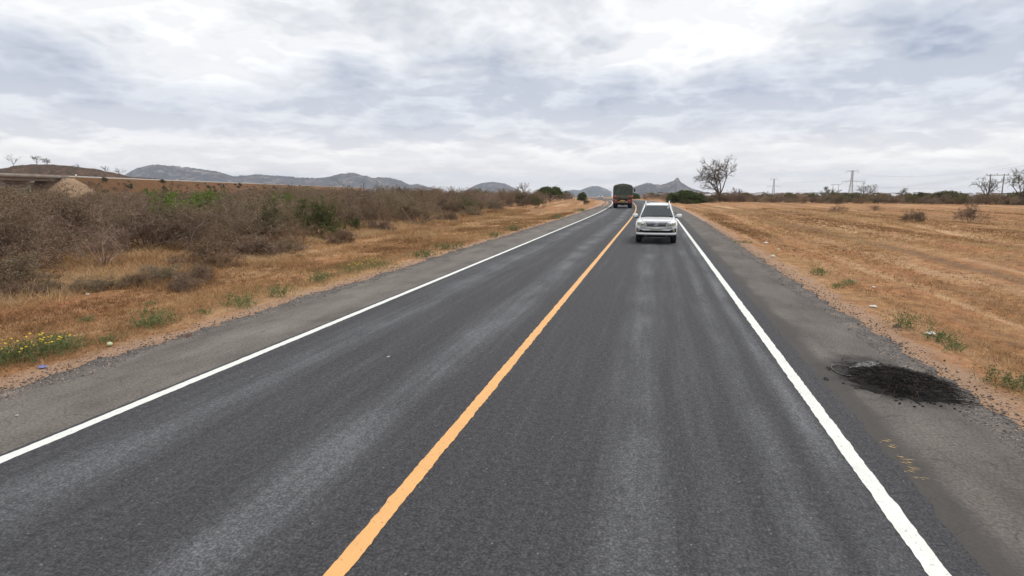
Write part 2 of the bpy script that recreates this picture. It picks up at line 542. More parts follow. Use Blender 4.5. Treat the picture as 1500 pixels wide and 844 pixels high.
def mat_ground():
    m, nt, b = new_mat('dry_ground')
    uv, u, v = uvsplit(nt)
    big = noise(nt, uv, 0.045, 5, 0.6)
    mid = noise(nt, uv, 0.33, 6, 0.65)
    fine = noise(nt, uv, 5.0, 6, 0.75)
    speck = noise(nt, uv, 26.0, 4, 0.8)
    streak = noise(nt, mapping(nt, uv, (0.75, 0.035, 1)), 1.0, 5, 0.6)
    straw = ramp(nt, fine, [(0.28, (0.150, 0.080, 0.036)), (0.5, (0.345, 0.198, 0.090)), (0.70, (0.53, 0.345, 0.175))])
    soil = ramp(nt, fine, [(0.3, (0.205, 0.080, 0.035)), (0.7, (0.48, 0.20, 0.088))])
    k = mth(nt, 'ADD', mth(nt, 'MULTIPLY', mid, 0.6), mth(nt, 'MULTIPLY', big, 0.4))
    base = mixc(nt, ramp(nt, k, [(0.44, 0.12), (0.62, 0.85)]), straw, soil)
    base = mixc(nt, ramp(nt, streak, [(0.37, 0.85), (0.50, 0.0)]), base, mixc(nt, 0.35, (0.165, 0.098, 0.057), straw))
    base = mixc(nt, ramp(nt, streak, [(0.53, 0.0), (0.68, 0.75)]), base, (0.54, 0.365, 0.215))
    trk = mth(nt, 'MAXIMUM', band(nt, mth(nt, 'ADD', u, mth(nt, 'MULTIPLY', mid, 1.4)), 9.6, 0.45), band(nt, mth(nt, 'ADD', u, mth(nt, 'MULTIPLY', mid, 1.4)), 12.0, 0.6))
    base = mixc(nt, mth(nt, 'MULTIPLY', trk, 0.28), base, (0.52, 0.36, 0.22))
    rut = band(nt, mth(nt, 'ADD', u, mth(nt, 'MULTIPLY', mid, 1.4)), 10.75, 0.6)
    base = mixc(nt, mth(nt, 'MULTIPLY', rut, 0.6), base, (0.20, 0.118, 0.068))
    clump = noise(nt, uv, 1.7, 5, 0.7)
    base = mixc(nt, 0.75, base, ramp(nt, clump, [(0.32, 0.55), (0.5, 1.0), (0.66, 1.3)]), 'MULTIPLY')
    base = mixc(nt, 0.6, base, ramp(nt, speck, [(0.3, 0.4), (0.5, 1.0), (0.7, 1.5)]), 'MULTIPLY')
    # gritty sand along the broken tarmac edge
    jit = mth(nt, 'MULTIPLY', mth(nt, 'SUBTRACT', noise(nt, uv, 1.3, 4, 0.6), 0.5), 1.1)
    e = mth(nt, 'MAXIMUM', mth(nt, 'SUBTRACT', -7.55, u), mth(nt, 'SUBTRACT', u, 3.65))
    e = mth(nt, 'ADD', e, jit)
    sand = ramp(nt, speck, [(0.3, (0.20, 0.13, 0.09)), (0.55, (0.44, 0.285, 0.19)), (0.75, (0.58, 0.42, 0.31))])
    base = mixc(nt, nd(nt, 'ShaderNodeMapRange', {0: e, 1: 0.35, 2: 0.8, 3: 0.9, 4: 0.0}, interpolation_type='SMOOTHSTEP').outputs[0], base, sand)
    lk(nt, base, b.inputs['Base Color'])
    b.inputs['Roughness'].default_value = 0.95
    b.inputs['Specular IOR Level'].default_value = 0.15
    bump(nt, b, mth(nt, 'ADD', fine, mth(nt, 'MULTIPLY', speck, 0.4)), 0.9, 0.07)
    return m


def mat_tint(name, pts, rough=0.9, obj_amt=0.0, transl=0.0, noise_amt=0.25, noise_scale=1.5, spec=0.2):
    """colour from the per-vertex tint (each blade, twig or leaf has its own), shifted per object"""
    m, nt, b = new_mat(name)
    t = nd(nt, 'ShaderNodeAttribute', attribute_name='tint').outputs['Fac']
    f = t
    if obj_amt:
        r = nd(nt, 'ShaderNodeObjectInfo').outputs['Random']
        f = mth(nt, 'ADD', f, mth(nt, 'MULTIPLY', mth(nt, 'SUBTRACT', r, 0.5), obj_amt))
    if noise_amt:
        tc = nd(nt, 'ShaderNodeTexCoord').outputs['Object']
        f = mth(nt, 'ADD', f, mth(nt, 'MULTIPLY', mth(nt, 'SUBTRACT', noise(nt, tc, noise_scale, 3), 0.5), noise_amt * 2))
    c = ramp(nt, f, pts)
    lk(nt, c, b.inputs['Base Color'])
    b.inputs['Roughness'].default_value = rough
    b.inputs['Specular IOR Level'].default_value = spec
    if transl:
        tr = nd(nt, 'ShaderNodeBsdfTranslucent', {0: c})
        mx = nd(nt, 'ShaderNodeMixShader', {0: transl, 1: b.outputs[0], 2: tr.outputs[0]})
        lk(nt, mx.outputs[0], nt.nodes['Material Output'].inputs[0])
    return m


def mat_paint_line(name, col):
    m, nt, b = new_mat(name)
    uv, u, v = uvsplit(nt)
    n = noise(nt, uv, 3.0, 5, 0.7)
    g = noise(nt, uv, 60.0, 3, 0.8)
    f = mth(nt, 'ADD', mth(nt, 'MULTIPLY', n, 0.6), mth(nt, 'MULTIPLY', g, 0.4))
    chip = ramp(nt, noise(nt, uv, 22.0, 4, 0.85), [(0.33, 0.85), (0.40, 0.0)])
    pc = ramp(nt, f, [(0.26, tuple(c * 0.6 for c in col)), (0.42, tuple(c * 0.88 for c in col)), (0.66, col)])
    lk(nt, mixc(nt, chip, pc, (0.07, 0.068, 0.07)), b.inputs['Base Color'])
    b.inputs['Roughness'].default_value = 0.6
    bump(nt, b, g, 0.3, 0.008)
    return m


def mat_hill(name, veg_a, veg_b, rock, rock_amt=0.62, scale=0.012):
    m, nt, b = new_mat(name)
    tc = nd(nt, 'ShaderNodeTexCoord').outputs['Object']
    n1 = noise(nt, tc, scale, 8, 0.68)
    n2 = noise(nt, tc, scale * 7, 6, 0.7)
    veg = ramp(nt, n2, [(0.3, veg_a), (0.65, veg_b)])
    f = mth(nt, 'ADD', mth(nt, 'MULTIPLY', n1, 0.5), mth(nt, 'MULTIPLY', n2, 0.5))
    base = mixc(nt, ramp(nt, f, [(rock_amt - 0.03, 0.0), (rock_amt + 0.07, 0.85)]), veg, rock)
    lk(nt, base, b.inputs['Base Color'])
    b.inputs['Roughness'].default_value = 1.0
    b.inputs['Specular IOR Level'].default_value = 0.1
    bump(nt, b, n2, 1.0, 6.0)
    return m


def mat_glass(name, tint=(0.03, 0.035, 0.04), clear=0.45):
    m, nt, b = new_mat(name)
    b.inputs['Base Color'].default_value = (*tint, 1)
    b.inputs['Roughness'].default_value = 0.04
    b.inputs['Specular IOR Level'].default_value = 0.6
    tr = nd(nt, 'ShaderNodeBsdfTransparent', {0: (0.62, 0.68, 0.68, 1)})
    n = noise(nt, nd(nt, 'ShaderNodeTexCoord').outputs['Object'], 3.0, 3)
    mx = nd(nt, 'ShaderNodeMixShader', {0: mth(nt, 'ADD', mth(nt, 'MULTIPLY', n, 0.1), clear - 0.05), 1: b.outputs[0], 2: tr.outputs[0]})
    lk(nt, mx.outputs[0], nt.nodes['Material Output'].inputs[0])
    return m


M = {}
M['asphalt'] = mat_asphalt()
M['shoulder'] = mat_shoulder()
M['gravel_bed'] = mat_gravel_bed()
M['ground'] = mat_ground()
M['white_line'] = mat_paint_line('white_road_paint', (0.78, 0.79, 0.75))
M['yellow_line'] = mat_paint_line('yellow_road_paint', (0.78, 0.42, 0.15))
M['stone'] = mat_tint('gravel_stone', [(0.0, (0.06, 0.055, 0.052)), (0.5, (0.17, 0.14, 0.12)), (1.0, (0.46, 0.35, 0.28))], 0.95)
M['pale_stone'] = plain('pale_stone', (0.62, 0.56, 0.47), 0.9, var=0.25, scale=12)
M['grass'] = mat_tint('dry_grass', [(0.0, (0.165, 0.090, 0.045)), (0.35, (0.315, 0.185, 0.088)), (0.7, (0.51, 0.335, 0.170)), (1.0, (0.64, 0.48, 0.29))], 0.9, transl=0.25, noise_amt=0.32, noise_scale=0.55)
M['twig'] = mat_tint('dry_twig', [(0.0, (0.098, 0.066, 0.055)), (0.35, (0.212, 0.146, 0.118)), (0.65, (0.30, 0.218, 0.168)), (1.0, (0.52, 0.42, 0.32))], 0.95, obj_amt=0.42, noise_amt=0.12)
M['brown_twig'] = mat_tint('brown_dry_twig', [(0.0, (0.12, 0.073, 0.052)), (0.5, (0.26, 0.165, 0.11)), (1.0, (0.48, 0.34, 0.22))], 0.95, obj_amt=0.4, noise_amt=0.12)
M['twig_leaf'] = mat_tint('dry_leaf', [(0.0, (0.13, 0.082, 0.058)), (0.5, (0.225, 0.158, 0.105)), (1.0, (0.27, 0.235, 0.13))], 0.9, obj_amt=0.7, noise_amt=0.1, transl=0.2)
M['bark'] = mat_tint('grey_bark', [(0.0, (0.06, 0.05, 0.044)), (0.6, (0.14, 0.11, 0.09)), (1.0, (0.24, 0.185, 0.14))], 0.95, noise_amt=0.4, noise_scale=2.0)
M['leaf'] = mat_tint('green_leaf', [(0.0, (0.035, 0.052, 0.018)), (0.5, (0.080, 0.110, 0.034)), (1.0, (0.19, 0.20, 0.065))], 0.75, obj_amt=0.2, transl=0.3)
M['bright_leaf'] = mat_tint('bright_green_leaf', [(0.0, (0.075, 0.11, 0.022)), (0.5, (0.15, 0.215, 0.042)), (1.0, (0.24, 0.30, 0.07))], 0.75, transl=0.35)
M['weed_leaf'] = mat_tint('weed_leaf', [(0.0, (0.055, 0.085, 0.035)), (0.5, (0.14, 0.185, 0.075)), (1.0, (0.30, 0.31, 0.13))], 0.8, obj_amt=0.35, transl=0.3)
M['olive_leaf'] = mat_tint('olive_leaf', [(0.0, (0.060, 0.060, 0.030)), (0.5, (0.125, 0.120, 0.055)), (1.0, (0.23, 0.20, 0.10))], 0.85, obj_amt=0.4, transl=0.25)
M['flower'] = plain('yellow_petal', (0.85, 0.60, 0.05), 0.7, var=0.2, scale=20)
M['embank'] = mat_hill('embankment_earth', (0.34, 0.155, 0.072), (0.56, 0.30, 0.145), (0.25, 0.19, 0.095), 0.52, 0.16)
M['cone'] = plain('sandy_embankment_end', (0.29, 0.195, 0.12), 0.95, var=0.25, scale=0.8)
M['concrete'] = plain('weathered_concrete', (0.24, 0.21, 0.18), 0.9, var=0.25, scale=0.5)
M['ballast'] = plain('ballast', (0.30, 0.23, 0.17), 0.95, var=0.35, scale=6)
M['near_hill'] = mat_hill('scrubby_red_hill', (0.065, 0.050, 0.038), (0.20, 0.130, 0.085), (0.36, 0.20, 0.12), 0.53, 0.06)
M['far_hill'] = mat_hill('rocky_bush_hill', (0.060, 0.058, 0.062), (0.125, 0.112, 0.110), (0.34, 0.29, 0.26), 0.54, 0.006)
M['steel'] = plain('galvanised_steel', (0.46, 0.46, 0.47), 0.7, 0.2)
M['wood_pole'] = plain('creosoted_pole', (0.17, 0.14, 0.12), 0.9, var=0.25)
M['char'] = mat_tint('charred_wire', [(0.0, (0.010, 0.009, 0.009)), (0.6, (0.020, 0.016, 0.015)), (1.0, (0.11, 0.072, 0.055))], 0.9, noise_amt=0.3, noise_scale=5)
M['ash'] = plain('pale_ash', (0.27, 0.26, 0.25), 0.98, var=0.4, scale=20)

# ------------------------------------------------------------------ ground, road, markings
def axis_steps(lo, hi, bands):
    """coordinates between lo and hi; bands = [(limit, step)...] by distance from the focus (0)"""
    out = [0.0]
    for sgn, lim in ((1, hi), (-1, lo)):
        v, res = 0.0, []
        while abs(v) < abs(lim):
            st = next((s for l, s in bands if abs(v) < l), bands[-1][1])
            if abs(v) >= bands[-1][0]:
                st = max(st, abs(v) * 0.10)
            v += sgn * st
            res.append(v)
        out += res
    return np.array(sorted(out))


def build_ground():
    xs = axis_steps(-6000, 6000, [(14, 0.22), (28, 0.5), (60, 1.5), (140, 4.0)])
    ys = axis_steps(-6000, 6000, [(3, 1.0), (26, 0.24), (50, 0.6), (110, 1.5), (300, 5.0)])
    X, Y = np.meshgrid(xs, ys, indexing='ij')
    C = cx(np.clip(Y, None, 400))
    C = np.where(Y > 700, C * np.clip(1 - (Y - 700) / 2000, 0, 1), C)
    near = 1 - sm(300, 600, np.abs(X))
    Xs = X + C * near                       # the sheet's columns follow the bend, so the road never cuts a cell
    Z = gz(Xs, Y)
    uv = np.stack([Xs - cx(Y), Y], -1)
    MB().grid(np.stack([Xs, Y, Z], -1), uv=uv, flip=False).build('ground', M['ground'], uv=True, smooth=True)['kind'] = 'structure'


def vsteps(v0=-40.0, v1=430.0, fine=0.05):
    out, v = [], v0
    while v < v1:
        out.append(v)
        if v < 2: v += 1.0
        elif v < 14: v += fine
        elif v < 32: v += fine * 2
        elif v < 70: v += fine * 5
        elif v < 150: v += 1.0
        else: v += 3.0
    return np.array(out + [v1])


def strip(name, u0, u1, z, mat, jag0=0.0, jag1=0.0, seed=1, fine=0.05, cols=6, fr=(1.2, 7.0), crumb=0.0, th=0.0, parent=None):
    v = vsteps(fine=fine)
    def edge(u, j, sd):
        n = (fbm(v * fr[0], v * 0 + sd, 3, sd) - 0.5) * 2 * j + (fbm(v * fr[1], v * 0 + sd, 2, sd + 5) - 0.5) * j * 1.6
        return u + n
    a, b = edge(u0, jag0, seed), edge(u1, jag1, seed + 40)
    if u0 < -6:
        a = a + 1.0 * sm(60, 110, v)            # the tarmac shoulder peters out far along
    t = np.linspace(0, 1, cols)
    U = a[:, None] * (1 - t) + b[:, None] * t
    V = np.repeat(v[:, None], cols, 1)
    Z = np.full_like(U, z)
    if crumb:
        Z[:, 0] -= crumb; Z[:, -1] -= crumb
    X = U + cx(V)
    P = np.stack([X, V, Z - drop(X, V)], -1)
    o = MB().grid(P, uv=np.stack([U, V], -1), flip=True).build(name, mat, parent, uv=True)
    return o


build_ground()
tag(strip('gravel_edge', -7.95, -6.9, -0.022, M['gravel_bed'], 0.22, 0.02, 5, 0.08, 5, (0.9, 4.0), 0.03), kind='structure')
tag(strip('gravel_edge', 3.05, 3.92, -0.022, M['gravel_bed'], 0.02, 0.20, 7, 0.08, 5, (0.9, 4.0), 0.03), kind='structure')
tag(strip('road_shoulder', -7.28, -5.6, -0.006, M['shoulder'], 0.20, 0.0, 11, 0.05, 8, (0.8, 5.0), 0.0), kind='structure')
tag(strip('road_shoulder', 1.9, 3.38, -0.006, M['shoulder'], 0.0, 0.13, 13, 0.05, 8, (0.8, 5.0), 0.0), kind='structure')
tag(strip('road', -5.76, 2.16, 0.0, M['asphalt'], 0.012, 0.03, 17, 0.08, 12, (2, 9.0)), kind='structure')
tag(strip('white_edge_line', -5.70, -5.565, 0.004, M['white_line'], 0.007, 0.007, 19, 0.03, 3, (5, 19)), 'long straight white edge line along the far-side lane, left of the yellow line', 'road marking')
tag(strip('white_edge_line', 1.765, 1.905, 0.004, M['white_line'], 0.009, 0.009, 23, 0.03, 3, (5, 19)), 'long white edge line beside the burnt heap, right of the yellow line', 'road marking')
tag(strip('yellow_centre_line', -1.945, -1.815, 0.004, M['yellow_line'], 0.010, 0.010, 29, 0.03, 3, (5, 19)), 'continuous orange-yellow line down the middle of the road', 'road marking')


def stones(name, n, samp, size, parent=None, mat='stone', seed=3, lo=0.0):
    rg = np.random.default_rng(seed)
    P = samp(rg, n)
    base = np.array([[1, 0, 0], [-0.5, 0.87, 0], [-0.5, -0.87, 0], [0.15, 0.1, 0.8], [0, 0, -0.4]], float)
    s = size[0] + (size[1] - size[0]) * rg.random(n) ** 3
    an = rg.random(n) * 2 * PI
    jit = rg.uniform(0.6, 1.3, (n, 5, 3))
    v = base[None] * jit
    c, sn = np.cos(an)[:, None], np.sin(an)[:, None]
    vx = v[..., 0] * c - v[..., 1] * sn
    vy = v[..., 0] * sn + v[..., 1] * c
    v = np.stack([vx, vy, v[..., 2]], -1) * s[:, None, None] + P[:, None]
    f = np.array([[0, 1, 3], [1, 2, 3], [2, 0, 3], [1, 0, 4], [2, 1, 4], [0, 2, 4]])
    t = (f[None] + (np.arange(n) * 5)[:, None, None]).reshape(-1, 3)
    tint = np.repeat(np.clip(rg.random(n) * 0.9 + lo, 0, 1), 5)
    return MB().add(v.reshape(-1, 3), tris=t, tint=tint).build(name, M[mat], parent)


def edge_gravel(side):
    def samp(rg, n):
        v = 3.5 + 45 * rg.random(n) ** 2
        w = np.abs(rg.normal(0.0, 0.36, n))
        u = (-7.18 - w) if side < 0 else (3.32 + w)
        x = u + cx(v)
        return np.stack([x, v, np.maximum(gz(x, v), -0.03) + 0.004], -1)
    return samp


tag(stones('gravel', 26000, edge_gravel(-1), (0.004, 0.024), seed=4), 'loose grey and tan gravel along the left tarmac edge', 'gravel', kind='stuff')
tag(stones('gravel', 26000, edge_gravel(1), (0.004, 0.024), seed=5), 'loose grey and tan gravel along the right tarmac edge', 'gravel', kind='stuff')

# ------------------------------------------------------------------ hills, embankment, railway bridge
def hill(name, prof, dist, thick, mat, seed, rough=0.10, nx=150, ny=44):
    """ridge whose crest line is surveyed from the photograph, built at its own distance with full depth"""
    px = np.linspace(prof[0][0], prof[-1][0], nx)
    py = np.interp(px, [p[0] for p in prof], [p[1] for p in prof])
    h = np.zeros(nx); dirs = np.zeros((nx, 2))
    for i in range(nx):
        p = atdist(px[i], py[i], dist)
        h[i] = p[2]
        dirs[i] = p[:2] / dist
    s = np.linspace(-1, 1, ny)
    arc = np.arange(nx) / nx * 14
    A, S = np.meshgrid(arc, s, indexing='ij')
    off = S * thick
    warp = (fbm(A * 0.7, S * 2, 3, seed) - 0.5) * thick * 0.25
    shape = np.clip(np.cos(S * PI / 2), 0, None) ** 1.15
    base_z = -float(drop(0.0, dist)) - 3.0
    H = base_z + (h[:, None] - base_z) * shape
    amp = rough * h.max()
    rid = 1 - np.abs(fbm(A * 2.2, S * 5, 4, seed + 3) - 0.5) * 2
    H = H + (rid - 0.75) * amp * np.sin(PI * (S + 1) / 2) * np.clip((h[:, None] - base_z) / (0.5 * (h.max() - base_z)), 0, 1)
    H = H + (fbm(A * 11, S * 26, 4, seed + 7) - 0.5) * amp * 1.15 * shape
    H = np.where(np.abs(S) > 0.985, base_z - 8.0, H)
    D = dist + off + warp * (1 - S ** 2)
    P = np.stack([dirs[:, None, 0] * D, dirs[:, None, 1] * D, H], -1)
    o = MB().grid(P, flip=True).build(name, mat, smooth=True)
    o['kind'] = 'structure'
    return o


hill('hill', [(-160, 254), (-60, 250), (0, 247.5), (25, 243), (50, 241), (75, 241), (105, 244), (140, 248), (170, 254), (190, 259), (300, 268), (420, 276), (480, 279)], 520, 120, M['near_hill'], 5, 0.06)
hill('rocky_hill', [(150, 272), (185, 256), (200, 247), (228, 242.5), (255, 244), (290, 248.5), (316, 251.5), (335, 257), (350, 258.5), (378, 256.5), (400, 258), (430, 260), (470, 262), (500, 256), (515, 254), (530, 257), (545, 261), (560, 260.5), (582, 263.5), (600, 271), (640, 279)], 3300, 620, M['far_hill'], 11, 0.10, 260, 60)
hill('rocky_hill', [(570, 279), (598, 271), (612, 269.5), (628, 274), (650, 279)], 4200, 380, M['far_hill'], 15, 0.08)
hill('rocky_hill', [(680, 280), (694, 272.5), (706, 268), (722, 266.5), (740, 269), (752, 275), (764, 280)], 3800, 450, M['far_hill'], 19, 0.08)
hill('rocky_hill', [(805, 282), (826, 280), (840, 278), (850, 279), (858, 275.5), (866, 273), (876, 272.5), (886, 276), (896, 281)], 4600, 500, M['far_hill'], 23, 0.05)
hill('rocky_hill', [(905, 284), (925, 276), (935, 272), (948, 268), (955, 269.5), (968, 271.5), (980, 267.5), (985, 265.5), (988.5, 264), (990, 261), (992, 260), (994.5, 262), (996, 266), (1003, 270.5), (1012, 276), (1030, 281)], 3000, 420, M['far_hill'], 27, 0.09, 200, 52)

# railway line on its embankment: passes behind the thicket on the left and runs away towards the hills
RZ = 5.35                                   # formation level
_rd = bearing(600, 278); _rd = np.array([_rd[0], _rd[1]]) / math.hypot(_rd[0], _rd[1])
_rn = np.array([-_rd[1], _rd[0]])           # to the far (left) side
_r0 = np.array(gp(84, 259.0, RZ))


def rail(t, w, z):
    t = np.asarray(t, float)
    return np.stack([_r0[0] + _rd[0] * t + _rn[0] * w, _r0[1] + _rd[1] * t + _rn[1] * w, np.zeros_like(t) + z], -1)


def build_railway():
    t = np.concatenate([np.arange(0, 120, 1.5), np.arange(120, 900, 8.0)])
    prof = [(-9.5, -0.3), (-7.2, 1.3), (-4.6, 3.1), (-2.0, 4.9), (-1.2, RZ), (1.5, RZ + 0.03), (4.5, RZ), (8.0, RZ - 0.05), (11, 3.3), (16.5, -0.3)]
    P = np.zeros((len(t), len(prof), 3))
    for j, (w, z) in enumerate(prof):
        n = (fbm(t * 0.25, t * 0 + j, 3, 60 + j) - 0.5)
        wob = 0.0 if z > 5 else 0.8
        if z < 0:
            q = rail(t, w, 0.0)
            z = gz(q[:, 0], q[:, 1]) - 0.6
        P[:, j] = rail(t, w + n * wob, z + n * wob * 0.4)
    o = MB().grid(P, flip=True).build('embankment', M['embank'])
    o['kind'] = 'structure'
    b = MB()
    b.grid(np.stack([rail(t, w, z) for w, z in ((-0.9, RZ + 0.02), (-0.2, RZ + 0.22), (3.4, RZ + 0.22), (4.1, RZ + 0.02))], 1), flip=True)
    b.build('ballast_bed', M['ballast'], o)
    for w in (0.9, 2.3):
        MB().grid(np.stack([rail(t, w + q, z) for q, z in ((-0.04, RZ + 0.2), (-0.04, RZ + 0.37), (0.04, RZ + 0.37), (0.04, RZ + 0.2))], 1), flip=True).build('steel_rail', M['steel'], o)
    # rounded sandy end of the embankment under the bridge
    an = np.linspace(-PI * 0.5, PI * 0.5, 22)
    rr = np.array([0.02, 1.2, 2.4, 4.2, 6.4, 8.6])
    zz = np.array([RZ - 0.42, RZ - 0.45, RZ - 0.6, 3.4, 1.5, -0.3])
    P = np.zeros((len(an), len(rr), 3))
    for i, a in enumerate(an):
        for j in range(len(rr)):
            P[i, j] = rail(-math.cos(a) * rr[j] * 0.95 + 0.3, 1.5 + math.sin(a) * (3.0 + rr[j]), zz[j] + 0.25 * math.sin(i * 1.7 + j * 2.1) * (0.3 < j < 5))
    MB().grid(P, flip=False).build('embankment_end', M['cone'], o, smooth=True)

    br = thing('railway_bridge', tuple(rail(-14, 1.5, 0.0)), 'low concrete railway bridge ending at the sandy embankment on the far left', 'bridge')
    inv = np.array(br.location)

    def lbox(mb, t0, t1, w0, w1, z0, z1):
        v = [rail(t0, w0, z0), rail(t1, w0, z0), rail(t1, w1, z0), rail(t0, w1, z0),
             rail(t0, w0, z1), rail(t1, w0, z1), rail(t1, w1, z1), rail(t0, w1, z1)]
        return mb.hexa(np.array(v) - inv)
    lbox(MB(), -44, 1.2, -1.6, 4.6, RZ - 0.30, RZ + 0.06).build('deck', M['concrete'], br)
    lbox(MB(), -44, 1.0, -1.0, -0.55, RZ - 1.1, RZ - 0.303).build('girder', M['concrete'], br)
    lbox(MB(), -44, 1.0, 3.4, 3.85, RZ - 1.1, RZ - 0.303).build('girder', M['concrete'], br)
    lbox(MB(), -44, 1.4, -1.75, -1.605, RZ - 0.42, RZ + 0.28).build('parapet', M['concrete'], br)
    lbox(MB(), -44, 1.4, 4.605, 4.75, RZ - 0.42, RZ + 0.28).build('parapet', M['concrete'], br)
    for tt in (-12, -25, -38):
        lbox(MB(), tt - 0.5, tt + 0.5, -0.6, 3.5, -0.4, RZ - 1.103).build('pier', M['concrete'], br)
        lbox(MB(), tt - 0.8, tt + 0.8, -1.3, 4.2, RZ - 1.55, RZ - 1.105).build('pier_cap', M['concrete'], br)
    for t_, s in ((6, 'beside the bridge end'), (70, 'farther along the railway embankment')):
        p = rail(t_, -0.98, RZ)
        mk = MB().box((0, 0, 0.30), (0.28, 0.16, 0.6)).box((0, 0, 0.66), (0.30, 0.18, 0.10), taper=0.6)
        tag(mk.build('marker_post', plain('white_post', (0.8, 0.8, 0.78)), loc=tuple(p)), 'small white marker post %s' % s, 'post')


build_railway()

# ------------------------------------------------------------------ vegetation generators
def grow(rg, starts, dirs, lens, rads, levels, leaf_from=99):
    """branching skeleton, all branches of a level at once. returns [(pts, rad)...], leaf anchor points"""
    out, anchors = [], []
    for li, L in enumerate(levels):
        B = len(starts)
        S = L.get('seg', 3) + 1
        step = (lens / (S - 1))[:, None]
        pts = [starts]
        d = dirs.copy()
        tans = [d]
        for s in range(S - 1):
            d = d + rg.normal(size=(B, 3)) * L.get('wig', 0.2) + np.array([0, 0, L.get('up', 0.0)])
            d /= np.linalg.norm(d, axis=1, keepdims=True) + 1e-9
            pts.append(pts[-1] + d * step)
            tans.append(d)
        pts = np.stack(pts, 1)
        tans = np.stack(tans, 1)
        tp = L.get('tip', 0.4)
        rad = rads[:, None] * np.linspace(1, tp, S)[None]
        out.append((pts, rad))
        if li >= leaf_from:
            anchors.append(pts[:, 1:].reshape(-1, 3))
        if li + 1 < len(levels):
            K = L['kids']
            t = np.clip(rg.uniform(L.get('t0', 0.3), 1.0, (B, K)), 0, 0.999)
            t[:, 0] = 0.999
            f = t * (S - 1)
            i0 = f.astype(int)
            fr = (f - i0)[..., None]
            bi = np.arange(B)[:, None]
            st = pts[bi, i0] * (1 - fr) + pts[bi, i0 + 1] * fr
            pd = tans[bi, np.minimum(i0 + 1, S - 1)]
            rnd = rg.normal(size=(B, K, 3))
            rnd -= (rnd * pd).sum(-1, keepdims=True) * pd
            rnd /= np.linalg.norm(rnd, axis=-1, keepdims=True) + 1e-9
            ang = np.radians(L.get('ang', 45)) * rg.uniform(0.6, 1.3, (B, K))[..., None]
            nd_ = pd * np.cos(ang) + rnd * np.sin(ang)
            nl = lens[:, None] * L.get('lr', 0.55) * rg.uniform(0.6, 1.25, (B, K)) * (1.15 - 0.4 * t)
            nr = np.maximum(rads[:, None] * (1 - (1 - tp) * t) * L.get('rr', 0.6), L.get('rmin', 0.003))
            starts, dirs, lens, rads = st.reshape(-1, 3), nd_.reshape(-1, 3), nl.reshape(-1), (nr + 0 * nl).reshape(-1)
    return out, (np.vstack(anchors) if anchors else np.zeros((0, 3)))


def skel_mesh(mb, rg, levels_out, thick_levels=1, k=4, tint0=0.5):
    for i, (pts, rad) in enumerate(levels_out):
        pts = pts.copy()
        pts[..., 2] = np.maximum(pts[..., 2], 0.01)
        mb.tubes(pts, rad, k if i < thick_levels else 2, tint=np.clip(tint0 + rg.normal(0, 0.16, len(pts)), 0, 1))


def leaves(mb, rg, pts, size, spread, per=1, flat=0.0, asp=0.5):
    if per != 1:
        pts = np.repeat(pts, per, 0)
    n = len(pts)
    c = pts + rg.normal(size=(n, 3)) * spread
    c[:, 2] = np.maximum(c[:, 2], 0.03)
    a = rg.normal(size=(n, 3)); a[:, 2] *= (1 - flat); a /= np.linalg.norm(a, axis=1, keepdims=True)
    b = np.cross(a, rg.normal(size=(n, 3))); b /= np.linalg.norm(b, axis=1, keepdims=True)
    s = (size * rg.uniform(0.6, 1.4, n))[:, None]
    v = np.stack([c - a * s, c + b * s * asp, c + a * s, c - b * s * asp], 1)
    q = np.arange(n * 4).reshape(n, 4)
    mb.add(v.reshape(-1, 3), q, tint=np.repeat(np.clip(rg.normal(0.5, 0.2, n), 0, 1), 4))
    return mb


def stems(rg, n, lean, length, rad, spread=0.15):
    an = rg.random(n) * 2 * PI
    le = np.abs(rg.normal(0, lean, n))
    le = np.clip(le, 0, 1.35)
    d = np.stack([np.cos(an) * np.sin(le), np.sin(an) * np.sin(le), np.cos(le)], -1)
    s = np.stack([np.cos(an), np.sin(an), 0 * an], -1) * spread * rg.random(n)[:, None]
    return s, d, length * rg.uniform(0.7, 1.15, n), np.full(n, rad)


def bush_proto(seed, h=2.4, wide=0.75, n=11, dry=True, dens=1.0, tw='twig', leafmat='twig_leaf', leaf_n=1, leaf_size=0.022, low=False):
    """thorn bush of bare twigs; 'crown' carries what is left of its leaves"""
    rg = np.random.default_rng(seed)
    s, d, l, r = stems(rg, n, wide, h * 0.62, 0.022 * h / 2.4, 0.16 * h)
    lv, an = grow(rg, s, d, l, r, [
        dict(seg=4, kids=int(7 * dens), wig=0.16, up=0.06, ang=48, lr=0.6, rr=0.55, t0=0.25, tip=0.5),
        dict(seg=3, kids=int(6 * dens), wig=0.22, up=0.03, ang=52, lr=0.52, rr=0.5, rmin=0.005, t0=0.2),
        dict(seg=3, kids=5, wig=0.25, up=0.0, ang=55, lr=0.55, rr=0.6, rmin=0.0038, t0=0.15),
        dict(seg=2, wig=0.3)], leaf_from=2)
    mb = MB()
    skel_mesh(mb, rg, lv, 1, 4)
    zs = np.concatenate([p[..., 2].ravel() for p, _ in lv])
    top = float(np.percentile(zs, 99.5))
    lm = None
    if leaf_n:
        lb = leaves(MB(), rg, an, leaf_size * h / 2.4, 0.03, leaf_n)
        lm = lb.mesh('crown', M[leafmat])
    return dict(twigs=mb.mesh('branches', M[tw]), crown=lm, top=top)


def put_plant(proto, name, loc, scale, rz, label, cat, group=None):
    root = thing(name, loc, label, cat, group, rz)
    root.scale = scale if not np.isscalar(scale) else (scale,) * 3
    for part, key in (('trunk', 'twigs'), ('crown', 'crown')):
        if proto[key] is not None:
            o = bpy.data.objects.new(part, proto[key])
            COL.objects.link(o)
            o.parent = root
    return root


def gloc(x, y, sink=0.0):
    return (x, y, float(gz(x, y)) - sink)


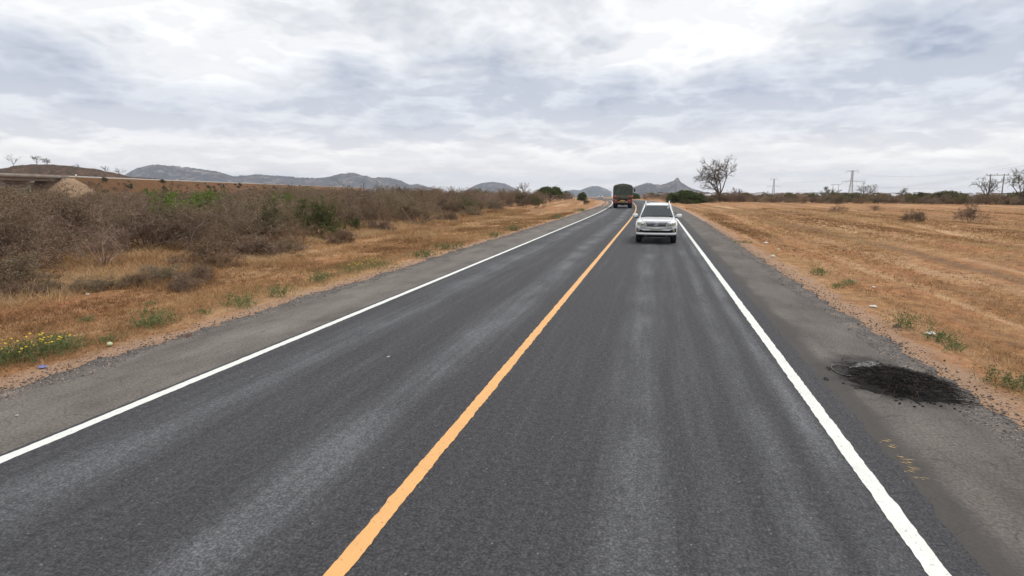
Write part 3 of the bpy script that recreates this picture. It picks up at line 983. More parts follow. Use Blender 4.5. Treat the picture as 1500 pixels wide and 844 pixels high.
# ------------------------------------------------------------------ dry grass (nobody could count it)
def grass(name, n, samp, h=(0.03, 0.12), blades=6, width=0.004, seed=1, mat='grass', spread=0.05, label='', tint=0.5):
    rg = np.random.default_rng(seed)
    x, y, k = samp(rg, n)
    n = len(x)
    z = gz(x, y)
    N = n * blades
    X = np.repeat(x, blades) + rg.normal(0, spread, N)
    Y = np.repeat(y, blades) + rg.normal(0, spread, N)
    Z = np.repeat(z, blades) - 0.005
    H = (h[0] + (h[1] - h[0]) * rg.random(N) ** 1.7) * np.repeat(k, blades)
    an = rg.random(N) * 2 * PI
    lean = rg.uniform(0.2, 1.5, N) * H
    wa = rg.random(N) * 2 * PI
    dist = np.hypot(X, Y)
    w = width * rg.uniform(0.6, 1.4, N) * np.clip(dist / 12, 0.8, 3.5)
    a = np.stack([X + np.cos(wa) * w, Y + np.sin(wa) * w, Z], -1)
    b = np.stack([X - np.cos(wa) * w, Y - np.sin(wa) * w, Z], -1)
    c = np.stack([X + np.cos(an) * lean, Y + np.sin(an) * lean, Z + H], -1)
    v = np.stack([a, b, c], 1).reshape(-1, 3)
    t = np.arange(N * 3).reshape(-1, 3)
    band_t = (fbm((x - cx(y)) * 0.7, y * 0.05, 3, 91) - 0.5) * 0.95 + 0.06 + (fbm(x * 0.25, y * 0.25, 2, 92) - 0.5) * 0.5
    tt = np.clip(np.repeat(rg.normal(tint, 0.14, n) + band_t, blades) + rg.normal(0, 0.12, N), 0, 1)
    o = MB().add(v, tris=t, tint=np.repeat(tt, 3)).build(name, M[mat])
    return tag(o, label, 'grass', kind='stuff')


def verge_left(rg, n):
    y = 3.0 + 62 * rg.random(n) ** 1.6
    u = -7.75 - 14.0 * rg.random(n) ** 1.15
    x = u + cx(y)
    s = -7.75 - u
    m = fbm(x * 0.5, y * 0.5, 3, 41)
    keep = rg.random(n) < np.clip((m - 0.30) * 4.0, 0.10, 1) * sm(0.0, 0.9, s)
    big = np.where(u < -12.0, 1.0 + 1.2 * (fbm(x * 0.3, y * 0.3, 2, 44) > 0.5), 0.8 + 0.5 * m)
    return x[keep], y[keep], big[keep]


def verge_right(rg, n):
    y = 4.0 + 80 * rg.random(n) ** 1.55
    u = 4.15 + (5 + y * 0.65) * rg.random(n) ** 1.1
    x = u + cx(y)
    m = fbm(x * 0.45, y * 0.18, 3, 47)
    st = fbm(u * 0.85, y * 0.045, 3, 88)                    # long graded bands parallel to the road
    keep = rg.random(n) < np.clip((m - 0.24) * 4.5, 0.40, 1) * sm(0.0, 1.2, u - 4.15) * np.clip((st - 0.30) * 5, 0.22, 1)
    return x[keep], y[keep], (0.40 + 0.35 * m + 0.5 * st)[keep]


grass('dry_grass', 90000, verge_left, (0.03, 0.13), 6, 0.0042, 2, label='short dry straw-coloured grass on the left verge')
grass('dry_grass', 105000, verge_right, (0.03, 0.15), 6, 0.0048, 3, label='short dry brown grass over the right-hand field')

# ------------------------------------------------------------------ thicket on the left
BUSH = [bush_proto(100 + i, 2.5, w, n, tw=t, leaf_n=ln) for i, (w, n, t, ln) in enumerate((
    (0.75, 12, 'twig', 1), (0.65, 14, 'twig', 2), (0.85, 12, 'brown_twig', 1), (0.6, 10, 'twig', 0),
    (0.8, 13, 'twig', 2), (0.7, 12, 'brown_twig', 2), (0.72, 13, 'twig', 1)))]
LOWB = [bush_proto(140 + i, 0.9, 1.05, 16, tw=t, leaf_n=1, leaf_size=0.04) for i, t in enumerate(('twig', 'brown_twig', 'twig'))]
GREENB = bush_proto(160, 2.6, 0.7, 14, leafmat='leaf', leaf_n=2, leaf_size=0.036)
BRIGHTB = bush_proto(161, 2.6, 0.8, 12, leafmat='bright_leaf', leaf_n=3, leaf_size=0.04)
OLIVEB = bush_proto(162, 2.4, 0.8, 12, leafmat='olive_leaf', leaf_n=2, leaf_size=0.034)

random.seed(11)


def bush_front(y):
    """u of the thicket's ragged front line"""
    return float(np.interp(y, [0, 8, 11, 14, 17, 21, 28, 42, 60, 95, 142, 230], [-17, -16.6, -15.6, -14.8, -14.4, -15.0, -17.0, -17.2, -17.2, -16.8, -12.5, -13]))


def in_view(x, y, lo=-56.5, hi=29.5):
    a = math.degrees(math.atan2(x, y))
    return lo < a < hi


GREEN_SPOTS = [(465, 345, 2.55, 'leaf', 'rounded dark green leafy bush at the front edge of the left thicket'),]
taken = []


def free(x, y, r):
    for (a, b, c) in taken:
        if (a - x) ** 2 + (b - y) ** 2 < (c + r) ** 2:
            return False
    taken.append((x, y, r))
    return True


# the individually recognisable ones first
def named_bush(px, py, h, proto, label, cat='bush', name='thorn_bush', dist=None, wide=1.0, rz=None, r=1.0):
    if dist is None:
        x, y = gp(px, py, -0.05)
    else:
        p = atdist(px, 300, dist); x, y = float(p[0]), float(p[1])
    taken.append((x, y, r))
    k = h / proto['top']
    return put_plant(proto, name, gloc(x, y, 0.03), (k * wide, k * wide, k), random.random() * 6.28 if rz is None else rz, label, cat)


named_bush(466, 346, 1.95, GREENB, 'rounded dark green leafy bush at the front edge of the left thicket', name='green_bush', wide=0.8, r=1.2)
named_bush(268, 300, 2.3, BRIGHTB, 'bright yellow-green bush top standing out of the brown thicket', name='green_bush', dist=33, wide=1.15)
named_bush(312, 300, 2.3, BRIGHTB, 'smaller bright green bush just right of the yellow-green one in the thicket', name='green_bush', dist=38, wide=0.8)
named_bush(415, 300, 2.15, BRIGHTB, 'small bright green bush tip behind the dark green bush in the thicket', name='green_bush', dist=42, wide=0.6)
named_bush(528, 322, 1.15, GREENB, 'small green bush right of the dark green bush at the thicket edge', name='green_bush', wide=0.9)
named_bush(517, 338, 0.85, GREENB, 'tiny green shrub at the foot of the thicket near the dark green bush', name='green_bush', wide=0.7)
named_bush(150, 392, 1.9, BUSH[3], 'pale bare shrub with forked white twigs in front of the left thicket', name='bare_shrub', wide=1.0)
named_bush(262, 352, 2.0, BUSH[3], 'thin pale bare shrub standing among brown bushes below the bright green bush', name='bare_shrub', wide=0.7)
named_bush(610, 328, 2.3, BUSH[1], 'broad bare grey bush with a dark stem at the verge edge, centre left', name='thorn_bush', wide=1.1)
named_bush(595, 324, 2.35, BUSH[4], 'dense brown bush left of the dark-stemmed grey bush on the verge', name='thorn_bush', wide=1.0)
named_bush(786, 304, 1.75, OLIVEB, 'solitary olive-grey bush on the verge below the umbrella tree', name='olive_bush', wide=0.9)
named_bush(858, 299, 1.0, OLIVEB, 'small dark green bush alone on the far left verge', name='olive_bush', wide=0.9)
low = [(30, 428, 0.45), (85, 421, 0.35), (125, 419, 0.4), (160, 416, 0.38), (205, 411, 0.42), (238, 404, 0.55), (290, 402, 0.55), (330, 372, 1.0), (375, 372, 0.9),
       (420, 366, 0.7), (300, 385, 0.9), (10, 420, 0.9), (270, 415, 0.5), (500, 352, 0.7), (560, 338, 0.7), (655, 323, 0.9), (690, 316, 1.0), (725, 309, 1.2)]
for i, (px, py, h) in enumerate(low):
    x, y = gp(px, py, -0.05)
    pr = LOWB[i % 3]
    k = h / pr['top']
    taken.append((x, y, 0.6))
    put_plant(pr, 'low_dry_bush', gloc(x, y, 0.02), (k * 1.25, k * 1.25, k), random.random() * 6.28,
              'low sprawling dry bush on the verge along the foot of the thicket', 'bush', 'low dry bushes along the thicket foot')

cnt = 0
tries = 0
while cnt < 295 and tries < 12000:
    tries += 1
    y = 4 + 105 * random.random() ** 1.6
    u = bush_front(y) - abs(random.gauss(0, 1)) * (7 + y * 0.30)
    x = u + float(cx(y))
    if not in_view(x, y, -58.5):
        continue
    if not free(x, y, 0.52 + 0.007 * math.hypot(x, y)):
        continue
    d = math.hypot(x, y)
    pr = BUSH[random.randrange(len(BUSH))]
    depth = -(u - bush_front(y))
    h = random.uniform(1.5, 2.15) if depth < 4 else random.uniform(1.85, 2.4)
    az_ = math.degrees(math.atan2(x, y))
    if az_ < -50.5:
        h += 0.25
    if az_ > -40:
        h += 0.35 * min(1, (az_ + 40) / 6) * (depth > 3)
    if random.random() < 0.06:
        pr = OLIVEB
    k = h / pr['top']
    wd = random.uniform(0.95, 1.25)
    put_plant(pr, 'thorn_bush', gloc(x, y, 0.03), (k * wd, k * wd, k), random.random() * 6.28,
              'tangled leafless brown thorn bush in the front row of the left thicket, beside the verge' if depth < 2.5 else 'tangled leafless brown thorn bush deep inside the left thicket, behind its front row', 'bush',
              'front row of the left thicket' if depth < 2.5 else 'inner bushes of the left thicket')
    cnt += 1


# straw under and between the bushes
def under(rg, n):
    y = 5 + 70 * rg.random(n) ** 1.5
    f = np.interp(y, [0, 8, 13, 18, 28, 42, 60, 95], [-16.5, -16, -15.6, -16.2, -16.8, -16.6, -16.5, -16])
    u = f + 2.0 - np.abs(rg.normal(0, 5, n))
    x = u + cx(y)
    m = fbm(x * 0.4, y * 0.4, 2, 51)
    keep = m > 0.47
    return x[keep], y[keep], (0.6 + m)[keep]


grass('tall_dry_grass', 20000, under, (0.06, 0.32), 7, 0.004, 6, spread=0.11, label='taller tan grass at the foot of the left thicket', tint=0.55)


# far scrub reads as one brown mass: joined
def scrub_mass(name, spots, label, seed, tw='twig', leafmat='olive_leaf', leaf_every=3, n=7, lod=1.0):
    rg = np.random.default_rng(seed)
    wood, green = MB(), MB()
    for i, sp in enumerate(spots):
        x, y, h = sp[:3]
        d = math.hypot(x, y)
        th = max(0.010, d * 0.00012)
        s, dd, l, r = stems(rg, n, 0.7, h * 0.62, 0.02 * h / 2.4 + th * 0.5, 0.18 * h)
        lv, an = grow(rg, s, dd, l, r, [dict(seg=3, kids=6, wig=0.2, up=0.05, ang=50, lr=0.6, rr=0.5, rmin=th),
                                        dict(seg=2, kids=5, wig=0.25, ang=55, lr=0.55, rr=0.7, rmin=th * 0.8), dict(seg=2, wig=0.3)], leaf_from=1)
        o = np.array([x, y, float(gz(x, y)) - 0.05 if len(spots[i]) < 4 else spots[i][3]])
        for p, rad in lv:
            p = p.copy(); p[..., 2] = np.maximum(p[..., 2], 0.02)
            wood.tubes(p + o, rad, 2, tint=np.clip(rg.normal(0.42 + 0.2 * (vnoise(x * 0.05, y * 0.05, 3) - 0.5), 0.14, len(p)), 0, 1))
        if leaf_every and i % leaf_every == 0:
            leaves(green, rg, an + o, max(0.06, d * 0.0006), 0.10, 2 if i % (leaf_every * 2) else 3)
        else:
            leaves(wood, rg, an[::3] + o, max(0.035, d * 0.0004), 0.08, 1)
    m = wood.build(name, M[tw])
    tag(m, label, 'scrub', kind='stuff')
    if green.n:
        green.build('foliage', M[leafmat], m)['kind'] = 'stuff'
    return m


random.seed(23)
ls = []
for i in range(6000):
    y = 60 + 320 * random.random() ** 1.3
    u = bush_front(y) - 1 - abs(random.gauss(0, 1)) * (30 + y * 0.55)
    x = u + float(cx(y))
    if not in_view(x, y, -47, -3.0):
        continue
    q = np.array([x, y]) - _r0                       # keep the railway clear
    if -4 < q @ _rn + 2 or y < 75 and u > bush_front(y) - 18:
        if q @ _rn > -12:
            continue
    ls.append((x, y, random.uniform(1.9, 2.9) + 0.5 * (random.random() < 0.1)))
    if len(ls) >= 560:
        break
scrub_mass('scrub', ls, 'brown leafless scrub stretching back to the hills on the left', 31, leaf_every=7)

es = []
for i in range(150):
    t_ = 4 + 330 * random.random() ** 1.3
    f_ = random.random()
    p_ = rail(t_, -9.3 + 7.0 * f_, 0.0)
    es.append((float(p_[0]), float(p_[1]), random.uniform(0.4, 1.3), 5.0 * f_ - 0.3))
scrub_mass('scrub', es, 'sparse dry shrubs dotting the orange slope of the railway embankment', 33, tw='brown_twig', leaf_every=3)

rs = []
for i in range(9000):
    d = 128 + 420 * random.random() ** 1.8
    a = R_(random.uniform(-1.2, 29))
    x, y = d * math.sin(a), d * math.cos(a)
    if x - float(cx(y)) < 9:
        continue
    if y < 128 and x > 20:
        continue
    rs.append((x, y, (random.uniform(1.0, 1.8) if random.random() < 0.8 else random.uniform(1.8, 2.7)) * (1 + 0.002 * (d - 128))))
    if len(rs) >= 760:
        break
scrub_mass('scrub', rs, 'long belt of brown and green scrub along the far side of the right-hand field', 37, tw='brown_twig', leaf_every=4)

# front row of the belt: single bushes
random.seed(29)
for i in range(74):
    a = R_(2.5 + 26.5 * (i + random.random() * 0.9) / 74)
    d = random.uniform(119, 130)
    x, y = d * math.sin(a), d * math.cos(a)
    r_ = random.random()
    pr = OLIVEB if r_ < 0.2 else BUSH[random.randrange(len(BUSH))]
    h = random.uniform(0.9, 1.9)
    k = h / pr['top']
    wd = random.uniform(1.1, 1.8)
    put_plant(pr, 'scrub_bush', gloc(x, y, 0.05), (k * wd, k * wd, k), random.random() * 6.28,
              'low brownish bush in the front row of scrub beyond the right-hand field', 'bush', 'front row of scrub beyond the right field')

named_bush(1422, 326, 1.55, BUSH[4], 'lone bare grey-brown bush in the right-hand field, the larger of two', name='thorn_bush', wide=1.0)
named_bush(1338, 327, 0.95, LOWB[0], 'lone small pale grey round bush in the right-hand field', name='thorn_bush', wide=1.0)
named_bush(1230, 312, 0.9, BUSH[2], 'low wide brown bush in the middle of the right-hand field', name='thorn_bush', wide=1.8)
named_bush(1280, 310, 0.8, BUSH[0], 'low dark bush just right of the wide brown one in the field', name='thorn_bush', wide=1.6)


# ------------------------------------------------------------------ trees
def tree(name, px, dist, h, label, seed, trunk_h=0.28, n_limb=4, lean=0.45, rad=0.2, leafy=None, leaf=(0.10, 2), spread=1.0, levels=None, tintb=0.5, cat='tree', min_tw=0.012, ang=38):
    rg = np.random.default_rng(seed)
    p = atdist(px, 300, dist)
    x, y = float(p[0]), float(p[1])
    root = thing(name, gloc(x, y, 0.05), label, cat)
    mb = MB()
    th = h * trunk_h
    wob = np.cumsum(rg.normal(0, 0.035 * h * trunk_h, (5, 2)), 0)
    tp = np.stack([np.concatenate([[0], wob[:4, 0]]), np.concatenate([[0], wob[:4, 1]]), np.linspace(0, th, 5)], -1)
    mb.tube(tp, rad * np.array([1.45, 1.1, 1.0, 0.95, 0.9]), 9)
    an = np.arange(n_limb) * 2 * PI / n_limb + rg.uniform(-0.5, 0.5, n_limb) + 0.6
    le = lean * rg.uniform(0.55, 1.3, n_limb) * spread
    d = np.stack([np.cos(an) * np.sin(le), np.sin(an) * np.sin(le), np.cos(le)], -1)
    s = np.repeat(tp[-1:], n_limb, 0) - np.array([0, 0, 0.02 * h])
    lv, ac = grow(rg, s, d, h * 0.46 * rg.uniform(0.8, 1.2, n_limb), np.full(n_limb, rad * 0.66), levels or [
        dict(seg=5, kids=6, wig=0.16, up=0.03, ang=ang, lr=0.58, rr=0.6, t0=0.3, tip=0.45),
        dict(seg=4, kids=6, wig=0.2, up=0.03, ang=ang + 6, lr=0.55, rr=0.55, rmin=min_tw, t0=0.25),
        dict(seg=3, kids=5, wig=0.24, up=0.02, ang=ang + 10, lr=0.55, rr=0.6, rmin=min_tw * 0.8, t0=0.2),
        dict(seg=2, wig=0.3)], leaf_from=2)
    for i, (pts, r_) in enumerate(lv):
        mb.tubes(pts, r_, 6 if i == 0 else (4 if i == 1 else 3), tint=np.clip(rg.normal(tintb, 0.12, len(pts)), 0, 1))
    zmax = max(pts[..., 2].max() for pts, _ in lv)
    k = h / zmax
    o = mb.build('trunk', M['bark'], root)
    o.scale = (k, k, k)
    if leafy:
        c = leaves(MB(), rg, ac, leaf[0] / k, leaf[0] * 1.2, leaf[1]).build('crown', M[leafy], root)
        c.scale = (k, k, k)
    return root


tree('bare_tree', 1054, 127, 9.2, 'tall bare spreading tree standing alone beside the road on the right', 43, 0.16, 5, 0.62, 0.19, 'twig_leaf', (0.055, 1), tintb=0.42, min_tw=0.02,
     levels=[dict(seg=6, kids=9, wig=0.15, up=0.05, ang=44, lr=0.56, rr=0.6, t0=0.28, tip=0.4), dict(seg=4, kids=8, wig=0.2, up=0.05, ang=42, lr=0.52, rr=0.55, rmin=0.03, t0=0.2),
             dict(seg=3, kids=5, wig=0.24, up=0.04, ang=48, lr=0.55, rr=0.6, rmin=0.02, t0=0.2), dict(seg=2, wig=0.3)])
tree('bare_tree', 1265, 190, 6.0, 'pale bare tree with upswept branches in front of the larger pylon', 12, 0.15, 6, 0.7, 0.13, None, tintb=0.7, min_tw=0.018)
tree('bare_tree', 1212, 185, 4.0, 'small dark tree left of the larger pylon', 13, 0.2, 5, 0.7, 0.1, 'olive_leaf', (0.07, 1), tintb=0.3, min_tw=0.018)
tree('bare_tree', 1444, 150, 5.8, 'dark bare twiggy tree in front of the twin-pole power pylon', 14, 0.22, 5, 0.6, 0.13, None, tintb=0.25, min_tw=0.018)
tree('leafy_tree', 1497, 120, 5.6, 'grey-green thin tree cut by the right picture edge', 15, 0.25, 5, 0.6, 0.13, 'olive_leaf', (0.05, 1), tintb=0.4, min_tw=0.014)
tree('bare_tree', 1320, 170, 3.6, 'little bare tree rising from the scrub right of the larger pylon', 16, 0.2, 5, 0.7, 0.08, None, tintb=0.4, min_tw=0.016)
tree('bare_tree', 767, 150, 4.6, 'small bare tree on the skyline left of the umbrella tree', 17, 0.3, 4, 0.5, 0.1, None, tintb=0.6, min_tw=0.018)
tree('bare_tree', 1077, 140, 3.2, 'small grey bare tree behind the tall bare tree', 18, 0.2, 4, 0.6, 0.08, None, tintb=0.5, min_tw=0.016)
tree('bare_tree', 515, 66, 3.6, 'wide bare bush-like tree poking above the thicket before the hills', 19, 0.12, 7, 0.9, 0.08, None, tintb=0.35, min_tw=0.010, ang=45)
tree('bare_tree', 572, 60, 3.5, 'second wide bare bush-like tree above the thicket, right of the first', 20, 0.12, 7, 0.9, 0.08, None, tintb=0.3, min_tw=0.010, ang=45)
for i, (px, h_, w_) in enumerate(((62, 6.2, 'leafy_tree'), (76, 5.0, 'leafy_tree'), (28, 9.0, 'bare_tree'), (119, 3.8, 'bare_tree'), (160, 5.5, 'bare_tree'), (179, 6.5, 'bare_tree'))):
    r0 = tree(w_, px, 505, h_, ['rounded tree on the crest of the reddish hill, the larger of a pair', 'rounded tree on the crest of the reddish hill, the smaller of a pair',
         'faint tall bare tree on the skyline left of the reddish hill crest', 'small bare tree on the right shoulder of the reddish hill',
         'bare tree low on the right end of the reddish hill', 'thin upright bare tree between the reddish hill and the rocky range'][i], 70 + i, 0.2, 5, 0.6, 0.12,
         'olive_leaf' if i < 2 else None, (0.25, 1), tintb=0.4, min_tw=0.03,
         levels=[dict(seg=3, kids=5, wig=0.2, ang=40, lr=0.6, rr=0.6, rmin=0.05), dict(seg=2, kids=4, wig=0.2, ang=45, lr=0.6, rr=0.6, rmin=0.035), dict(seg=2, wig=0.3)])
    hz = {0: 240.5, 1: 241, 2: 243, 3: 246, 4: 252, 5: 256}[i]
    r0.location.z = float(atdist(px, hz, 505)[2]) - 1.0


def dome_tree(name, px, dist, h, w, label, seed, mat='leaf', umbrella=False, size=0.13, n=5200, gaps=0.44):
    """evergreen whose leaf-sized faces fill an uneven dome, on stems"""
    rg = np.random.default_rng(seed)
    p = atdist(px, 300, dist)
    x, y = float(p[0]), float(p[1])
    root = thing(name, gloc(x, y, 0.05), label, 'tree' if umbrella else 'bush')
    mb = MB()
    s, d, l, r = stems(rg, 6, 0.5, h * 0.6, 0.07, 0.1)
    lv, ac = grow(rg, s, d, l, r, [dict(seg=3, kids=5, wig=0.15, ang=40, lr=0.7, rr=0.6), dict(seg=3, kids=4, wig=0.2, ang=45, lr=0.6, rr=0.6, rmin=0.02), dict(seg=2, wig=0.2)])
    for pts, r_ in lv:
        mb.tubes(pts, r_, 4)
    mb.build('trunk', M['bark'], root)
    lb = MB()
    a = rg.random(n * 2) * 2 * PI
    q = rg.random(n * 2) ** 0.42
    el = np.arcsin(rg.uniform(0.0 if not umbrella else 0.05, 1, n * 2))
    P = np.stack([np.cos(a) * np.cos(el) * q * w / 2, np.sin(a) * np.cos(el) * q * w / 2, (0.12 if not umbrella else 0.45) * h + np.sin(el) * q * h * (0.88 if not umbrella else 0.55)], -1)
    lump = fbm(P[:, 0] * 1.3 + 40, P[:, 2] * 1.3 + P[:, 1] * 1.1 + 40, 3, seed)
    P = P[lump > gaps]
    # uneven outline
    k = 0.82 + 0.36 * vnoise(np.arctan2(P[:, 1], P[:, 0]) * 2.0 + 9, P[:, 2] * 0.9, seed + 5)
    P[:, :2] *= k[:, None]
    leaves(lb, rg, P[:n], size, 0.08, 2)
    lb.build('crown', M[mat], root)
    return root


dome_tree('green_bush', 1003, 122, 2.6, 8.4, 'large dark green rounded bush just right of the white car at the roadside', 3, size=0.14, n=6500, gaps=0.49)
dome_tree('umbrella_tree', 805, 130, 3.2, 6.4, 'dark flat-topped acacia on the skyline left of the truck', 4, umbrella=True, size=0.13, gaps=0.47)
dome_tree('green_bush', 790, 136, 2.3, 2.4, 'small dark shrub touching the left side of the flat-topped acacia', 8, size=0.12, n=1500)
dome_tree('green_bush', 704, 120, 2.6, 5.5, 'low flat green bush top on the skyline in front of the round hill', 9, size=0.12, n=2500)
dome_tree('green_bush', 748, 112, 1.6, 3.6, 'pale green bush inside the far end of the thicket', 10, mat='olive_leaf', size=0.11, n=1800)
dome_tree('green_bush', 853, 160, 2.3, 2.6, 'round dark bush at the far end of the left verge', 21, size=0.15, n=1500)
dome_tree('green_bush', 1388, 133, 2.3, 8.0, 'wide dark green bush in the scrub belt, left of the twin-pole pylon', 22, mat='olive_leaf', size=0.15, n=6000)
dome_tree('green_bush', 1347, 140, 2.1, 4.2, 'smaller green bush next to the wide dark green bush in the scrub belt', 24, mat='olive_leaf', size=0.15, n=2500)
dome_tree('green_bush', 1490, 128, 2.2, 6.5, 'dark green bush in the scrub belt at the right picture edge', 25, mat='olive_leaf', size=0.14, n=4000)
dome_tree('green_bush', 1240, 150, 1.9, 5.0, 'green bush at the foot of the larger pylon', 26, mat='olive_leaf', size=0.15, n=2500)
dome_tree('green_bush', 1090, 150, 1.9, 4.0, 'rounded grey-green bush right of the tall bare tree', 28, mat='olive_leaf', size=0.15, n=2200)
dome_tree('green_bush', 1158, 165, 2.0, 3.2, 'little dark green bush right of the smaller pylon', 29, size=0.14, n=1500)
dome_tree('green_bush', 929, 260, 2.6, 5.0, 'dark green bush beyond the bend just right of the truck', 30, size=0.2, n=1500)

# ------------------------------------------------------------------ roadside weeds
def weed_proto(seed, h=0.3, n=46, w=0.5, flowers=0):
    rg = np.random.default_rng(seed)
    an = rg.random(n) * 2 * PI
    le = np.clip(np.abs(rg.normal(0, 0.55, n)), 0, 1.3)
    d = np.stack([np.cos(an) * np.sin(le), np.sin(an) * np.sin(le), np.cos(le)], -1)
    s = np.stack([rg.normal(0, w * 0.36, n), rg.normal(0, w * 0.26, n), np.zeros(n)], -1)
    lv, ac = grow(rg, s, d, h * rg.uniform(0.5, 1.15, n), np.full(n, 0.0035), [dict(seg=3, kids=5, wig=0.15, ang=40, lr=0.5, rr=0.8, t0=0.2, rmin=0.0022), dict(seg=2, wig=0.2)], leaf_from=0)
    mb = MB()
    for p, r in lv:
        p = p.copy(); p[..., 2] = np.maximum(p[..., 2], 0.0)
        mb.tubes(p, r, 2, tint=np.clip(rg.normal(0.55, 0.2, len(p)), 0, 1))
    leaves(mb, rg, ac, 0.021, 0.012, 1, asp=0.32)
    fl = None
    if flowers:
        ends = lv[0][0][:, -1]
        ends = ends[np.argsort(-ends[:, 2])][:flowers] + rg.normal(0, 0.03, (min(flowers, len(ends)), 3))
        f = MB()
        for e in ends:
            a = np.arange(6) * PI / 3
            ring = e + np.stack([np.cos(a) * 0.024, np.sin(a) * 0.024, 0.006 * np.cos(3 * a)], -1)
            f.add(np.vstack([ring, e + [0, 0, 0.012], e - [0, 0, 0.012]]), tris=[[i, (i + 1) % 6, 6] for i in range(6)] + [[(i + 1) % 6, i, 7] for i in range(6)])
        fl = f.mesh('blossom', M['flower'])
    return mb.mesh('leaves', M['weed_leaf']), fl


WEED = [weed_proto(200), weed_proto(201, 0.26, 60, 0.7), weed_proto(202, 0.34, 80, 0.8, 22), weed_proto(203, 0.22, 34, 0.4), weed_proto(204, 0.30, 50, 0.7, 8)]
weeds = [
    (45, 530, 2, 1.0, 0.95, 'large green weed clump with yellow flowers at the left edge, nearest of the left verge'),
    (12, 535, 2, 0.8, 0.75, 'green weed with yellow flowers cut by the left picture edge'),
    (75, 520, 4, 0.8, 0.8, 'flowering green weed just behind the crumpled blue wrapper'),
    (100, 512, 1, 0.8, 0.7, 'low green weed patch right of the large flowering clump'),
    (158, 505, 3, 0.7, 0.6, 'small green sprig with a pale round fruit beside it'),
    (232, 478, 1, 1.0, 0.95, 'leafy green weed on the left verge past the rusty scrap'),
    (212, 482, 3, 0.7, 0.7, 'thin green weed touching the leafy one past the rusty scrap'),
    (300, 462, 3, 0.6, 0.5, 'sparse olive weed between two larger green clumps on the left verge'),
    (355, 452, 1, 0.9, 0.9, 'low spreading green weed halfway along the near left verge'),
    (405, 438, 0, 1.0, 0.9, 'dense green weed below the green bush, beside the tarmac'),
    (472, 415, 0, 1.1, 1.0, 'bushy green weed, the tallest on the middle of the left verge'),
    (515, 402, 4, 1.0, 0.9, 'green weed dotted with yellow flowers on the middle left verge'),
    (550, 395, 4, 1.1, 0.9, 'second yellow-flowered weed on the middle left verge'),
    (620, 378, 1, 1.3, 0.9, 'long low green weed patch on the left verge, nearer end'),
    (655, 367, 1, 1.5, 1.0, 'long low green weed patch on the left verge, farther end'),
    (722, 349, 0, 1.2, 1.0, 'green weed near the tarmac where the verge narrows'),
    (755, 339, 0, 1.5, 1.1, 'rounded green weed near the tarmac, far along the left verge'),
    (815, 321, 1, 1.9, 1.1, 'small distant green weed on the left verge well before the truck'),
    (850, 310, 1, 2.2, 1.1, 'most distant green weed beside the tarmac near the truck'),
    (1330, 485, 0, 0.8, 0.9, 'upright green weed on the right verge beside the blue and white scrap'),
    (1376, 503, 3, 1.0, 0.8, 'low green weed right of the white paper on the right verge'),
    (1398, 516, 3, 0.7, 0.6, 'brownish withered weed just above the burnt heap'),
    (1484, 572, 1, 0.8, 0.7, 'flat green weed at the right picture edge beyond the burnt heap'),
    (1200, 405, 3, 1.0, 1.0, 'small bright green weed on the right verge, farther of two'),
    (1227, 424, 3, 0.8, 0.6, 'dark green weed low on the right verge, nearer of two'),
    (1245, 418, 3, 0.8, 0.6, 'thin pale weed among white litter on the right verge'),
    (1090, 357, 1, 1.0, 0.4, 'small flat dark weed far along the right verge'),
    (125, 460, 3, 0.8, 0.4, 'grey-green flattened weed in the middle of the left verge'),
    (220, 440, 3, 0.6, 0.5, 'dark little weed high on the left verge'),
    (437, 371, 3, 0.7, 0.5, 'single tiny green weed on the upper left verge'),
]
random.seed(5)
for px, py, k, sw, sh, lab in weeds:
    x, y = gp(px, py, -0.06)
    if k == 2:
        sw *= 0.85
    root = thing('green_weed', gloc(x, y), lab, 'weed', 'green weeds on the verges', random.random() * 6.28)
    root.scale = (sw, sw, sh)
    a, f = WEED[k]
    for nm, me in (('foliage', a), ('blossom', f)):
        if me:
            o = bpy.data.objects.new(nm, me); COL.objects.link(o); o.parent = root

# ------------------------------------------------------------------ litter, stones, scraps
M['white_litter'] = plain('white_litter', (0.62, 0.61, 0.58), 0.6, var=0.15, scale=30)
M['blue_litter'] = plain('blue_litter', (0.17, 0.18, 0.36), 0.5, var=0.5, scale=25)
M['dark_litter'] = plain('dark_litter', (0.03, 0.035, 0.05), 0.5, var=0.4, scale=25)
M['rust'] = plain('rust', (0.12, 0.05, 0.028), 0.9, var=0.5, scale=30)
M['fruit'] = plain('pale_green_rind', (0.55, 0.60, 0.36), 0.6, var=0.15, scale=30)


def crumple(mb, rg, w, d, h, c=(0, 0, 0)):
    n = 7
    a = np.linspace(-1, 1, n)
    X, Y = np.meshgrid(a, a, indexing='ij')
    Z = h * (0.35 + 0.65 * rg.random((n, n))) * (1 - 0.6 * np.maximum(abs(X), abs(Y)) ** 2)
    P = np.stack([X * w / 2 * rg.uniform(0.8, 1.1, (n, n)), Y * d / 2 * rg.uniform(0.8, 1.1, (n, n)), Z + 0.004], -1) + np.array(c)
    Q = P.copy(); Q[..., 2] = np.maximum(Q[..., 2] - 0.006, 0.0)
    mb.grid(P, flip=True)
    mb.grid(Q, flip=False)
    return mb


def lump(mb, rg, r, flat=0.7, seg=9, rings=5):
    pr = [(1e-4, -1.0)] + [(math.sin(t), -math.cos(t)) for t in np.linspace(0.5, PI - 0.5, rings)] + [(1e-4, 1.0)]
    m2 = MB().lathe([(a * r, b * r * flat + r * flat * 0.8) for a, b in pr], 'z', seg)
    V = m2.V[0] * rg.uniform(0.82, 1.15, (len(m2.V[0]), 1))
    return mb.add(V, m2.Q[0])


